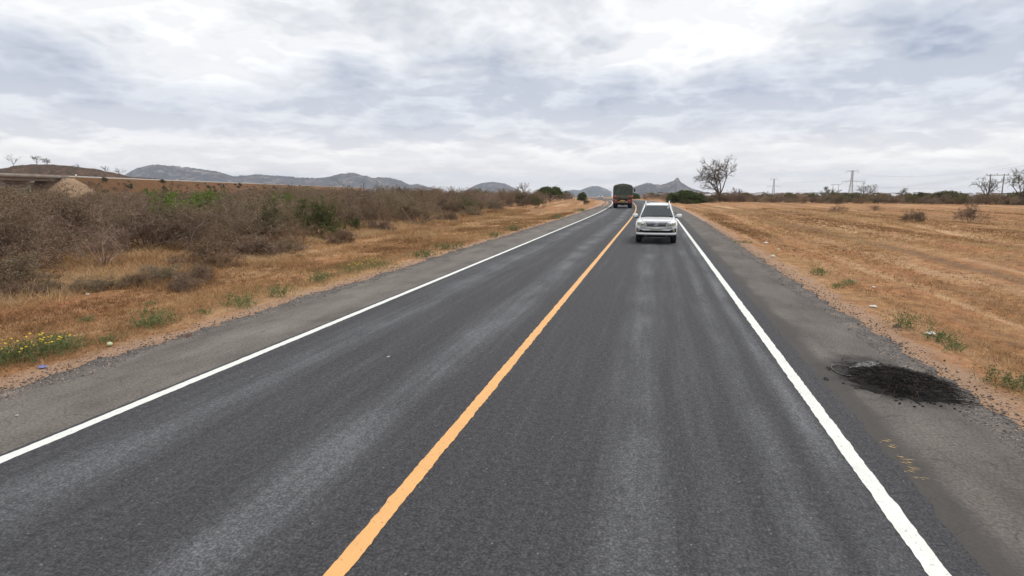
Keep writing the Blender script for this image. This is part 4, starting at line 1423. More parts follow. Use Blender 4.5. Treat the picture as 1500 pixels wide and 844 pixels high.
litter = [
    (62, 541, 'wrapper', 'blue_litter', 0.16, 'crumpled blue and violet wrapper in the grass beside the flowering weeds'),
    (161, 509, 'fruit', 'fruit', 0.05, 'pale green round fruit lying on the left verge'),
    (276, 494, 'scrap', 'rust', 0.24, 'dark rusty strip of scrap at the left tarmac edge'),
    (581, 402, 'scrap', 'rust', 0.34, 'dark flat scrap lying at the left tarmac edge farther along'),
    (1122, 355, 'paper', 'white_litter', 0.28, 'white paper scrap far along the right verge'),
    (1249, 411, 'paper', 'white_litter', 0.10, 'tiny white litter above the thin pale weed on the right verge'),
    (1280, 420, 'paper', 'white_litter', 0.13, 'small white litter right of the thin pale weed on the right verge'),
    (1279, 451, 'paper', 'white_litter', 0.18, 'flat white paper at the sandy edge of the right verge'),
    (1284, 477, 'scrap', 'dark_litter', 0.12, 'small dark blue scrap on the sandy right edge'),
    (1314, 481, 'wrapper', 'dark_litter', 0.17, 'dark blue and white torn wrapper next to the upright green weed'),
    (1363, 492, 'paper', 'white_litter', 0.20, 'crumpled white paper between two weeds on the right verge'),
    (1147, 390, 'scrap', 'dark_litter', 0.16, 'small black scrap on the sandy right edge, far along'),
    (1210, 556, 'scrap', 'dark_litter', 0.10, 'charred flake on the shoulder left of the burnt heap'),
    (25, 609, 'paper', 'white_litter', 0.035, 'small white chip on the cracked left shoulder'),
    (569, 523, 'paper', 'white_litter', 0.05, 'whitish flattened fleck on the road in the left lane'),
]
rg = np.random.default_rng(77)
litter = [(a_, b_, c_, d_, e_ * 0.78, f_) for a_, b_, c_, d_, e_, f_ in litter]
for px, py, kd, mt, sz, lab in litter:
    on = lab.find('shoulder') >= 0 or lab.find('on the road') >= 0
    x, y = gp(px, py, 0.0 if on else -0.04)
    mb = MB()
    if kd == 'fruit':
        lump(mb, rg, sz, 0.95, 14, 8)
    elif kd == 'scrap':
        crumple(mb, rg, sz, sz * 0.3, sz * 0.14)
        mb.tube(np.array([[-sz * .5, 0, 0.01], [-sz * .1, sz * .06, 0.03], [sz * .45, -sz * .05, 0.012]]), 0.006, 5)
    else:
        crumple(mb, rg, sz, sz * 0.7, sz * (0.35 if not on else 0.1))
    z = 0.003 if on else gloc(x, y)[2] + 0.01
    o = mb.build({'fruit': 'fruit', 'scrap': 'scrap', 'paper': 'litter_paper', 'wrapper': 'wrapper'}[kd], M[mt], loc=(x, y, z))
    o.rotation_euler = (0, 0, random.random() * 6.28)
    tag(o, lab, {'fruit': 'fruit', 'scrap': 'scrap'}.get(kd, 'litter'))
for i, (px, py, r_, lab) in enumerate(((325, 384, 0.09, 'flat pale stone below the low bushes on the left verge'), (341, 388, 0.05, 'small pale stone right of the flat one on the left verge'), (387, 383, 0.08, 'roundish white stone on the left verge under the thicket'),
                            (366, 384, 0.045, 'little white stone between two larger ones on the left verge'), (406, 367, 0.08, 'pale stone near the thicket foot left of the green bush'), (418, 369, 0.05, 'small pale stone right of another near the thicket foot'),
                            (1132, 378, 0.10, 'pale stone on the sandy right edge, far along'), (1140, 366, 0.06, 'small whitish stone far along the right edge'), (290, 404, 0.05, 'small white stone at the left end of the low bushes'), (127, 423, 0.06, 'white stone in front of the grey low bush on the left'))):
    x, y = gp(px, py, -0.06)
    o = lump(MB(), rg, r_, 0.55).build('stone', M['pale_stone'], loc=gloc(x, y, 0.02))
    tag(o, lab, 'stone', 'pale stones on the verges')

# dried yellow paint scrapes on the right shoulder
M['scrape'] = plain('yellow_scrape', (0.62, 0.42, 0.17), 0.8, var=0.4, scale=40)
rg = np.random.default_rng(9)
scr = MB()
for px, py, n in ((1300, 645, 6), (1307, 653, 6), (1318, 668, 4), (1325, 675, 5), (1335, 687, 7), (1348, 699, 5), (1330, 678, 3)):
    for k in range(n):
        x, y = gp(px + rg.normal(0, 5), py + rg.normal(0, 1.8))
        L, a = rg.uniform(0.012, 0.05), rg.normal(-0.35, 0.25)
        d = np.array([math.cos(a), math.sin(a), 0]) * L
        w = np.array([-math.sin(a), math.cos(a), 0]) * rg.uniform(0.0015, 0.004)
        c = np.array([x, y, -0.001])
        scr.add([c - d, c - w, c + d, c + w], [[0, 1, 2, 3]])
tag(scr.build('paint_scrape', M['scrape']), 'row of yellow scratch marks on the right shoulder near the edge line', 'scratch mark', kind='stuff')


# ------------------------------------------------------------------ burnt heap of tyre wire
def burnt_heap():
    c = np.array([3.08, 8.16])
    root = thing('burnt_heap', (c[0], c[1], -0.004), 'black heap of burnt tyre wire and soot on the right shoulder', 'debris', rz=R_(6))
    rg = np.random.default_rng(15)
    n1, n2 = 44, 54
    U, V = np.meshgrid(np.linspace(-1.15, 1.15, n1), np.linspace(-1.15, 1.15, n2), indexing='ij')
    r = np.sqrt(U ** 2 + V ** 2)
    H = np.clip(1 - r * (0.55 + 0.95 * fbm(U * 2.6 + 8, V * 2.6 + 3, 4, 4)), 0, 1) ** 0.7
    Z = 0.075 * H * (0.2 + 1.6 * fbm(U * 9 + 5, V * 9 + 9, 4, 6)) - 0.03 * (H <= 0.001) - 0.002
    MB().grid(np.stack([U * 0.55, V * 0.74, Z], -1), flip=True, tint=-0.2 + 1.1 * fbm(U * 8, V * 8, 4, 2)).build('charred_mound', M['char'], root)
    n = 900
    a = rg.random(n) * 2 * PI
    q = rg.random(n) ** 0.62
    st = np.stack([0.03 + np.cos(a) * q * 0.50, -0.06 + np.sin(a) * q * 0.62, 0.03 + 0.10 * (1 - q) * rg.random(n)], -1)
    h0 = rg.normal(-0.25, 0.8, n) + np.where(rg.random(n) < 0.5, 0, PI)
    pts, p = [st], st.copy()
    turn = rg.normal(0, 0.5, n)
    step = rg.uniform(0.010, 0.034, n)
    for k in range(9):
        h0 = h0 + turn * 0.5 + rg.normal(0, 0.25, n)
        p = p + np.stack([np.cos(h0) * step, np.sin(h0) * step, rg.normal(0.0, 0.010, n)], -1)
        rr = np.sqrt((p[:, 0] / 0.55) ** 2 + (p[:, 1] / 0.74) ** 2)
        p[:, 2] = np.clip(p[:, 2], 0.004, 0.03 + 0.13 * np.clip(1 - rr, 0, 1))
        pts.append(p.copy())
    pts = np.stack(pts, 1)
    w = MB().tubes(pts, np.full(pts.shape[:2], 0.0027), 3, tint=np.clip(rg.random(n) ** 2.6, 0, 1))
    w.build('wire', M['char'], root)['kind'] = 'stuff'
    fl = MB()
    for k in range(120):
        a, q = rg.random() * 2 * PI, rg.uniform(0.7, 1.5)
        cc = np.array([math.cos(a) * q * 0.52, math.sin(a) * q * 0.70, 0.002])
        sz = rg.uniform(0.008, 0.035)
        crumple(fl, rg, sz, sz * 0.6, sz * 0.3, cc)
    fl.build('charred_flake', M['char'], root)['kind'] = 'stuff'
    # pale ash streak at the far end, with the scorched loop of a tyre bead
    ash = MB()
    for k in range(130):
        t = rg.random()
        cc = np.array([-0.30 + 0.34 * t + rg.normal(0, 0.03), 0.50 + 0.22 * t + rg.normal(0, 0.05), 0.02 + 0.03 * rg.random()])
        L, a = rg.uniform(0.008, 0.04), rg.normal(0.5, 0.4)
        d = np.array([math.cos(a), math.sin(a), 0]) * L
        ww = np.array([-math.sin(a), math.cos(a), 0]) * rg.uniform(0.002, 0.007)
        ash.add([cc - d, cc - ww, cc + d, cc + ww, cc + [0, 0, 0.004]], tris=[[0, 1, 4], [1, 2, 4], [2, 3, 4], [3, 0, 4]])
    ash.build('ash', M['ash'], root)['kind'] = 'stuff'
    t = np.linspace(0.8, 2 * PI - 1.0, 40)
    ring = np.stack([-0.46 + 0.16 * np.cos(t), 0.40 + 0.26 * np.sin(t), 0.010 + 0.004 * np.sin(3 * t)], -1)
    MB().tube(ring, 0.008, 5).build('bead_ring', plain('scorched_steel', (0.12, 0.105, 0.095), 0.85, var=0.5, scale=20), root)
    for k in range(3):
        s_ = np.stack([np.linspace(-0.05, 0.55, 12), -0.66 - 0.04 * k + 0.05 * np.sin(np.linspace(0, 3, 12) + k), np.full(12, 0.010)], -1)
        MB().tube(s_, 0.003, 4).build('loose_wire', M['ash'] if k == 0 else M['char'], root)


burnt_heap()

# ------------------------------------------------------------------ vehicles
M['car_white'] = plain('white_car_paint', (0.78, 0.79, 0.80), 0.28, 0.0, 0.03, 2.0, coat=0.6)
M['car_glass'] = mat_glass('windscreen_glass', (0.075, 0.085, 0.092), 0.28)
M['chrome'] = plain('chrome', (0.55, 0.56, 0.58), 0.2, 1.0, 0.03)
M['black_plastic'] = plain('black_plastic', (0.012, 0.012, 0.013), 0.8, var=0.25, spec=0.2)
M['grey_plastic'] = plain('dark_grey_grille', (0.045, 0.048, 0.055), 0.5, var=0.2)
M['tyre'] = plain('tyre_rubber', (0.020, 0.020, 0.021), 0.9, var=0.3)
M['alloy'] = plain('alloy', (0.50, 0.51, 0.53), 0.35, 0.8)
M['lamp_glass'] = plain('headlamp_lens', (0.27, 0.265, 0.21), 0.2, 0.0, 0.4, 9.0, coat=0.4)
M['amber'] = plain('amber_lens', (0.42, 0.33, 0.20), 0.2)
M['interior'] = plain('dark_interior', (0.045, 0.045, 0.05), 0.8)
M['seat_cloth'] = plain('grey_seat', (0.20, 0.19, 0.18), 0.9)
M['plate_grey'] = plain('blank_plate', (0.52, 0.52, 0.50), 0.5)
M['tail_red'] = plain('red_lens', (0.35, 0.02, 0.015), 0.25)


def wheel_parts(root, x, y, r, w, side):
    t = MB()
    s = side
    prof = [(r * 0.62, -w * 0.46), (r * 0.80, -w * 0.5), (r * 0.95, -w * 0.46), (r, -w * 0.32), (r, w * 0.32), (r * 0.95, w * 0.46), (r * 0.80, w * 0.5), (r * 0.62, w * 0.46), (r * 0.60, 0), (r * 0.62, -w * 0.46)]
    t.lathe(prof, 'x', 28)
    wh = t.build('wheel', M['tyre'], root, smooth=False, loc=(x, y, r))
    rim = MB().lathe([(r * 0.61, s * w * 0.30), (r * 0.58, s * w * 0.40), (r * 0.54, s * w * 0.30), (0.001, s * w * 0.10)], 'x', 24)
    rim.build('rim', M['interior'], wh)
    sp = MB()
    for k in range(6):
        a = k * PI / 3
        sp.tube(np.array([[s * w * 0.40, math.cos(a) * 0.03, math.sin(a) * 0.03], [s * w * 0.36, math.cos(a) * r * 0.57, math.sin(a) * r * 0.57]]), [r * 0.10, r * 0.08], 5)
    sp.lathe([(r * 0.14, s * w * 0.30), (r * 0.13, s * w * 0.45), (0.001, s * w * 0.46)], 'x', 12)
    sp.build('spoke_hub', M['alloy'], wh)
    return wh


def build_suv(loc, rz, label):
    """tall white off-road wagon; local front faces -Y, y=0 at the bumper"""
    root = thing('suv_car', loc, label, 'car', rz=rz)
    ys = np.array([0.0, 0.03, 0.08, 0.16, 0.30, 0.45, 0.52, 0.60, 0.72, 0.84, 0.95, 1.06, 1.18, 1.30, 1.38, 1.44, 1.7, 2.2, 2.8, 3.1, 3.2, 3.28, 3.36, 3.48, 3.60, 3.7, 3.80, 3.92, 4.04, 4.12, 4.18, 4.4, 4.58, 4.68, 4.72])
    top = np.interp(ys, [0, 0.03, 0.08, 0.16, 0.30, 0.8, 1.38, 1.7, 4.4, 4.72], [0.84, 0.92, 0.975, 1.015, 1.06, 1.12, 1.17, 1.13, 1.15, 1.10])
    wid = np.interp(ys, [0, 0.03, 0.08, 0.16, 0.30, 0.8, 3.9, 4.5, 4.68, 4.72], [0.70, 0.79, 0.85, 0.89, 0.915, 0.92, 0.92, 0.91, 0.86, 0.80])
    sill = np.full_like(ys, 0.42)
    for yc in (0.95, 3.65):
        q = 0.47 ** 2 - (ys - yc) ** 2
        sill = np.maximum(sill, np.where(q > 0, 0.39 + np.sqrt(np.clip(q, 0, None)), 0))
    rows = []
    for y, t, w, s in zip(ys, top, wid, sill):
        half = [(0, t), (0.35 * w, t + 0.004), (0.62 * w, t - 0.006), (0.84 * w, t - 0.035), (0.95 * w, t - 0.09), (0.995 * w, t - 0.17),
                (w, max(0.80, s + 0.06)), (w * 1.0, max(0.66, s + 0.03)), (0.985 * w, max(0.5, s + 0.015)), (0.965 * w, s), (0.62 * w, s), (0.60 * w, 0.40), (0, 0.40)]
        full = [(-a, b) for a, b in half[::-1]][:-1] + half
        rows.append([(a, y, b) for a, b in full])
    P = np.array(rows)
    body = MB().grid(P, flip=True)
    for end in (0, -1):
        c = P[end].mean(0)
        n = len(P[end])
        tr = [[i, (i + 1) % n, n] for i in range(n)]
        body.add(np.vstack([P[end], c]), tris=tr if end == 0 else [t_[::-1] for t_ in tr])
    b = body.build('body', M['car_white'], root, smooth=True)
    m = b.modifiers.new('edge', 'EDGE_SPLIT'); m.split_angle = R_(40)
    prof_all = []
    for t, w, s_ in zip(top, wid, sill):
        prof_all.append(([0.38, 0.42, 0.5, 0.66, 0.80, t - 0.17, t - 0.09, t - 0.035, t - 0.006, t + 0.004], [0.9 * w, 0.965 * w, 0.985 * w, w, w, 0.995 * w, 0.95 * w, 0.84 * w, 0.62 * w, 0.35 * w]))
    yf = np.linspace(0, 0.6, 121)

    def ysurf(x, z):
        hw = []
        for (zz, ww), t in zip(prof_all[:8], top[:8]):
            o = np.argsort(zz)
            hw.append(-1 if z > t + 0.003 else float(np.interp(z, np.array(zz)[o], np.array(ww)[o])))
        h = np.interp(yf, ys[:8], hw)
        k = np.nonzero(h >= abs(x))[0]
        return float(yf[k[0]]) if len(k) else 0.5

    def patch(c4, off, nx=8, nz=4, th=0.03):
        """shell lying on the car's face between four (x, z) corners: inner-low, inner-high, outer-high, outer-low"""
        c4 = np.array(c4, float)
        a = np.linspace(0, 1, nx)[:, None, None]; b_ = np.linspace(0, 1, nz)[None, :, None]
        G = (c4[0] * (1 - b_) + c4[1] * b_) * (1 - a) + (c4[3] * (1 - b_) + c4[2] * b_) * a
        F_ = np.array([[(x, ysurf(x, z) - off, z) for x, z in r_] for r_ in G])
        B_ = F_ + np.array([0, th + off, 0])
        m_ = MB().grid(F_).grid(B_)
        for e0, e1 in ((F_[0], B_[0]), (F_[-1], B_[-1]), (F_[:, 0], B_[:, 0]), (F_[:, -1], B_[:, -1])):
            m_.grid(np.stack([e0, e1], 0))
        return m_

    # bonnet crease and shut lines
    ln = MB()
    for s in (-1, 1):
        ln.tube(np.array([[s * 0.60, 0.12, 1.000], [s * 0.66, 0.5, 1.078], [s * 0.70, 1.0, 1.124], [s * 0.72, 1.36, 1.148]]), 0.006, 4)
    ln.tube(np.array([[-0.60, 0.12, 1.000], [-0.3, 0.095, 0.993], [0.3, 0.095, 0.993], [0.60, 0.12, 1.000]]), 0.006, 4)
    ln.build('bonnet_seam', M['grey_plastic'], b)
    # roof
    rx = np.linspace(-1, 1, 11)
    yy = np.array([1.98, 2.06, 2.2, 2.6, 3.2, 3.8, 4.25, 4.42])
    zt = np.array([1.665, 1.70, 1.725, 1.76, 1.775, 1.76, 1.735, 1.70])
    wr = np.array([0.58, 0.60, 0.61, 0.62, 0.62, 0.615, 0.60, 0.57])
    P = np.array([[(a * w, y + 0.05 * a * a * (1 if i < 2 else 0), z - 0.055 * abs(a) ** 3) for a in rx] for i, (y, z, w) in enumerate(zip(yy, zt, wr))])
    Q = P.copy(); Q[..., 2] -= 0.05
    rf = MB().grid(P, flip=True).grid(Q)
    for i0 in (0, -1):
        rf.add(np.vstack([P[i0], Q[i0]]), [[k, k + 1, 12 + k, 11 + k] for k in range(10)])
    for j0 in (0, -1):
        rf.add(np.vstack([P[:, j0], Q[:, j0]]), [[k, k + 1, 9 + k, 8 + k] for k in range(7)])
    roof = rf.build('roof', M['car_white'], root, smooth=False)
    for s in (-1, 1):
        rl = np.array([[s * 0.545, 2.25, 1.70], [s * 0.55, 2.36, 1.815], [s * 0.56, 2.6, 1.84], [s * 0.56, 3.7, 1.84], [s * 0.55, 3.98, 1.81], [s * 0.545, 4.08, 1.70]])
        MB().tube(rl, 0.024, 8).build('roof_rail', M['alloy'], roof)
    # pillars
    for s in (-1, 1):
        for nm, p0, p1, a_, b_ in (('pillar', (0.765, 1.34, 1.10), (0.585, 2.03, 1.66), 0.075, 0.065), ('pillar', (0.855, 2.55, 1.10), (0.615, 2.62, 1.70), 0.06, 0.05),
                                   ('pillar', (0.855, 3.45, 1.10), (0.615, 3.45, 1.70), 0.06, 0.05), ('pillar', (0.82, 4.55, 1.10), (0.57, 4.36, 1.68), 0.10, 0.08)):
            p0, p1 = np.array([p0[0] * s, *p0[1:]]), np.array([p1[0] * s, *p1[1:]])
            v = [p0 + [-a_ / 2, -a_ / 2, 0], p0 + [a_ / 2, -a_ / 2, 0], p0 + [a_ / 2, a_ / 2, 0], p0 + [-a_ / 2, a_ / 2, 0],
                 p1 + [-b_ / 2, -b_ / 2, 0], p1 + [b_ / 2, -b_ / 2, 0], p1 + [b_ / 2, b_ / 2, 0], p1 + [-b_ / 2, b_ / 2, 0]]
            bevel(MB().hexa(v).build(nm, M['car_white'], root), 0.012)
    # glass
    n = 9
    a = np.linspace(-1, 1, n)
    W = np.array([[(x * w, y + 0.07 * x * x, z) for x in a] for y, z, w in ((1.30, 1.155, 0.745), (1.52, 1.33, 0.69), (1.76, 1.52, 0.63), (1.965, 1.675, 0.575))])
    ws = MB().grid(W, flip=True).build('windscreen', M['car_glass'], root, smooth=True)
    MB().lathe([(0.001, -0.002), (0.05, -0.002), (0.05, 0.0)], 'y', 14, (0.50, 1.80, 1.565)).build('sticker', M['white_litter'], ws)
    MB().box((0.0, 1.27, 1.165), (1.34, 0.06, 0.03), rx=0.3).build('cowl', M['black_plastic'], root)
    for s in (-1, 1):
        MB().tube(np.array([[s * 0.15 - 0.25, 1.255, 1.185], [s * 0.15 + 0.28, 1.27, 1.20]]), 0.010, 5).build('wiper', M['black_plastic'], ws)
        for y0, y1, w0, w1 in ((1.42, 2.52, 2.06, 2.59), (2.58, 3.42, 2.65, 3.42), (3.48, 4.50, 3.48, 4.32)):
            v = np.array([[s * 0.862, y0, 1.12], [s * 0.862, y1, 1.12], [s * 0.622, w1, 1.69], [s * 0.622, w0, 1.69]])
            MB().add(v, [[0, 1, 2, 3]]).build('side_window', M['car_glass'], root)
    MB().add([[-0.78, 4.60, 1.13], [0.78, 4.60, 1.13], [0.54, 4.40, 1.67], [-0.54, 4.40, 1.67]], [[0, 1, 2, 3]]).build('rear_window', M['car_glass'], root)
    # cabin inside
    MB().box((0, 1.62, 1.10), (1.42, 0.5, 0.16)).build('dashboard', M['interior'], root)
    t = np.linspace(0, 2 * PI, 22)
    MB().tube(np.stack([0.38 + 0.18 * np.cos(t), 1.92 + 0.06 * np.sin(t), 1.17 + 0.17 * np.sin(t)], -1), 0.016, 6).build('steering_wheel', M['interior'], root)
    for sx in (-0.38, 0.38):
        st = bevel(MB().box((sx, 2.55, 1.12), (0.50, 0.16, 0.62), rx=-0.15).build('seat', M['seat_cloth'], root), 0.05)
        bevel(MB().box((sx, 2.60, 1.50), (0.27, 0.09, 0.17)).build('headrest', M['seat_cloth'], st), 0.03)
    MB().box((0, 3.45, 1.10), (1.35, 0.16, 0.62), rx=-0.15).build('rear_seat', M['seat_cloth'], root)
    # face: grille, lamps, bumper
    gr = patch([(-0.40, 0.785), (-0.47, 0.945), (0.47, 0.945), (0.40, 0.785)], 0.032, 14, 5).build('grille', M['grey_plastic'], root)
    for z, w in ((0.905, 0.44), (0.845, 0.415)):
        patch([(-w, z - 0.007), (-w, z + 0.007), (w, z + 0.007), (w, z - 0.007)], 0.044, 12, 2).build('slat', M['chrome'], gr)
    patch([(-0.48, 0.950), (-0.50, 0.985), (0.50, 0.985), (0.48, 0.950)], 0.046, 14, 3).build('chrome_bar', M['chrome'], gr)
    em = MB()
    for rx_, rz_, cz in ((0.092, 0.062, 0.885), (0.048, 0.032, 0.900), (0.030, 0.058, 0.885)):
        em.tube(np.stack([rx_ * np.cos(t), np.full(22, -0.052), cz + rz_ * np.sin(t)], -1), 0.010, 6)
    em.build('emblem', M['chrome'], gr)
    for s in (-1, 1):
        hl = patch([(s * 0.42, 0.79), (s * 0.50, 0.945), (s * 0.85, 0.965), (s * 0.84, 0.840)], 0.034, 10, 6).build('headlight', M['lamp_glass'], root)
        MB().lathe([(0.060, -0.012), (0.052, -0.026), (0.001, -0.014)], 'y', 16, (s * 0.60, ysurf(0.60, 0.885) - 0.032, 0.885)).build('lamp_lens', M['chrome'], hl)
        MB().lathe([(0.045, -0.012), (0.038, -0.026), (0.001, -0.014)], 'y', 16, (s * 0.74, ysurf(0.74, 0.90) - 0.032, 0.90)).build('indicator', M['amber'], hl)
        fh = patch([(s * 0.52, 0.515), (s * 0.56, 0.605), (s * 0.865, 0.715), (s * 0.865, 0.535)], 0.022, 8, 4).build('fog_lamp_housing', M['black_plastic'], root)
        MB().lathe([(0.058, -0.006), (0.050, -0.024), (0.001, -0.012)], 'y', 16, (s * 0.76, ysurf(0.76, 0.61) - 0.022, 0.61)).build('fog_lamp', M['lamp_glass'], fh)
        mr = MB().lathe([(0.001, -0.13), (0.06, -0.12), (0.095, -0.06), (0.10, 0.02), (0.085, 0.10), (0.05, 0.13), (0.001, 0.135)], 'x', 14)
        V = mr.V[0].copy(); V[:, 2] *= 0.92; V[:, 1] *= 0.75
        mo = MB().add(V, mr.Q[0]).build('side_mirror', M['car_white'], root, smooth=True, loc=(s * 1.00, 1.62, 1.20))
        MB().box((-s * 0.10, 0.0, -0.09), (0.16, 0.08, 0.04)).build('mirror_arm', M['black_plastic'], mo)
        MB().poly([(s * 0.66, 4.71, 0.80), (s * 0.80, 4.68, 0.80), (s * 0.82, 4.66, 1.06), (s * 0.70, 4.70, 1.06)], 0.03).build('tail_light', M['tail_red'], root)
    patch([(-0.53, 0.510), (-0.56, 0.605), (0.56, 0.605), (0.53, 0.510)], 0.018, 14, 3).build('lower_grille', M['black_plastic'], root)
    lip = [(-0.86, 0.12), (-0.78, 0.03), (-0.6, -0.035), (0, -0.055), (0.6, -0.035), (0.78, 0.03), (0.86, 0.12)]
    P = np.array([[(x, y, 0.50) for x, y in lip], [(x, y - 0.035, 0.475) for x, y in lip], [(x, y - 0.03, 0.425) for x, y in lip], [(x * 0.97, y + 0.06, 0.40) for x, y in lip]])
    MB().grid(P, flip=False).build('bumper', M['car_white'], root, smooth=True)
    MB().box((0, 0.10, 0.36), (1.50, 0.10, 0.09)).build('valance', M['black_plastic'], root)
    MB().box((0, 0.14, 0.295), (0.86, 0.05, 0.035)).build('skid_bar', M['alloy'], root)
    for s in (-1, 1):
        MB().lathe([(0.026, -0.003), (0.022, -0.02), (0.001, -0.022)], 'y', 10, (s * 0.46, 0.05, 0.36)).build('tow_eye', M['alloy'], root)
    MB().box((0, -0.022, 0.690), (0.52, 0.012, 0.115)).build('number_plate', M['plate_grey'], root)
    MB().box((0, 2.4, 0.36), (1.05, 3.6, 0.09)).build('underbody', M['black_plastic'], root)
    for y in (0.95, 3.65):
        for s in (-1, 1):
            wheel_parts(root, s * 0.775, y, 0.385, 0.265, s)
        MB().tube(np.array([[-0.6, y, 0.385], [0.6, y, 0.385]]), 0.05, 8).build('axle', M['black_plastic'], root)
    return root


build_suv((0.10, 27.3, 0.0), R_(-0.6), 'white off-road car coming towards the camera in the right lane')
_far = build_suv((0, 0, 0), 0, 'tiny white vehicle far down the road beyond the bend, left of the truck')
_far.name = 'distant_car'
_fy = 300.0
_far.location = (float(cx(_fy)) - 0.1, _fy, -float(drop(float(cx(_fy)), _fy)))
_far.rotation_euler = (0, 0, math.atan2(-(float(cx(_fy + 1)) - float(cx(_fy))), 1.0))

M['canvas'] = plain('green_canvas', (0.082, 0.095, 0.078), 0.9, var=0.25, scale=2.0, spec=0.2)
M['canvas_top'] = plain('lighter_canvas_top', (0.17, 0.18, 0.14), 0.9, var=0.2, scale=2.0, spec=0.2)  # lighter tone of the canvas for canopy top, gable and curtain flap
M['orange'] = plain('faded_orange_paint', (0.36, 0.105, 0.040), 0.6, var=0.35, scale=5)
M['red_panel'] = plain('red_marker_panel', (0.31, 0.068, 0.042), 0.5, var=0.3, scale=6)
M['tail_board'] = plain('grey_green_tailboard', (0.13, 0.12, 0.09), 0.75, var=0.35, scale=4)
M['yellow_plate'] = plain('yellow_plate', (0.50, 0.32, 0.08), 0.5, var=0.3, scale=9)
M['chassis'] = plain('dusty_chassis', (0.075, 0.060, 0.048), 0.85, var=0.4, scale=5)


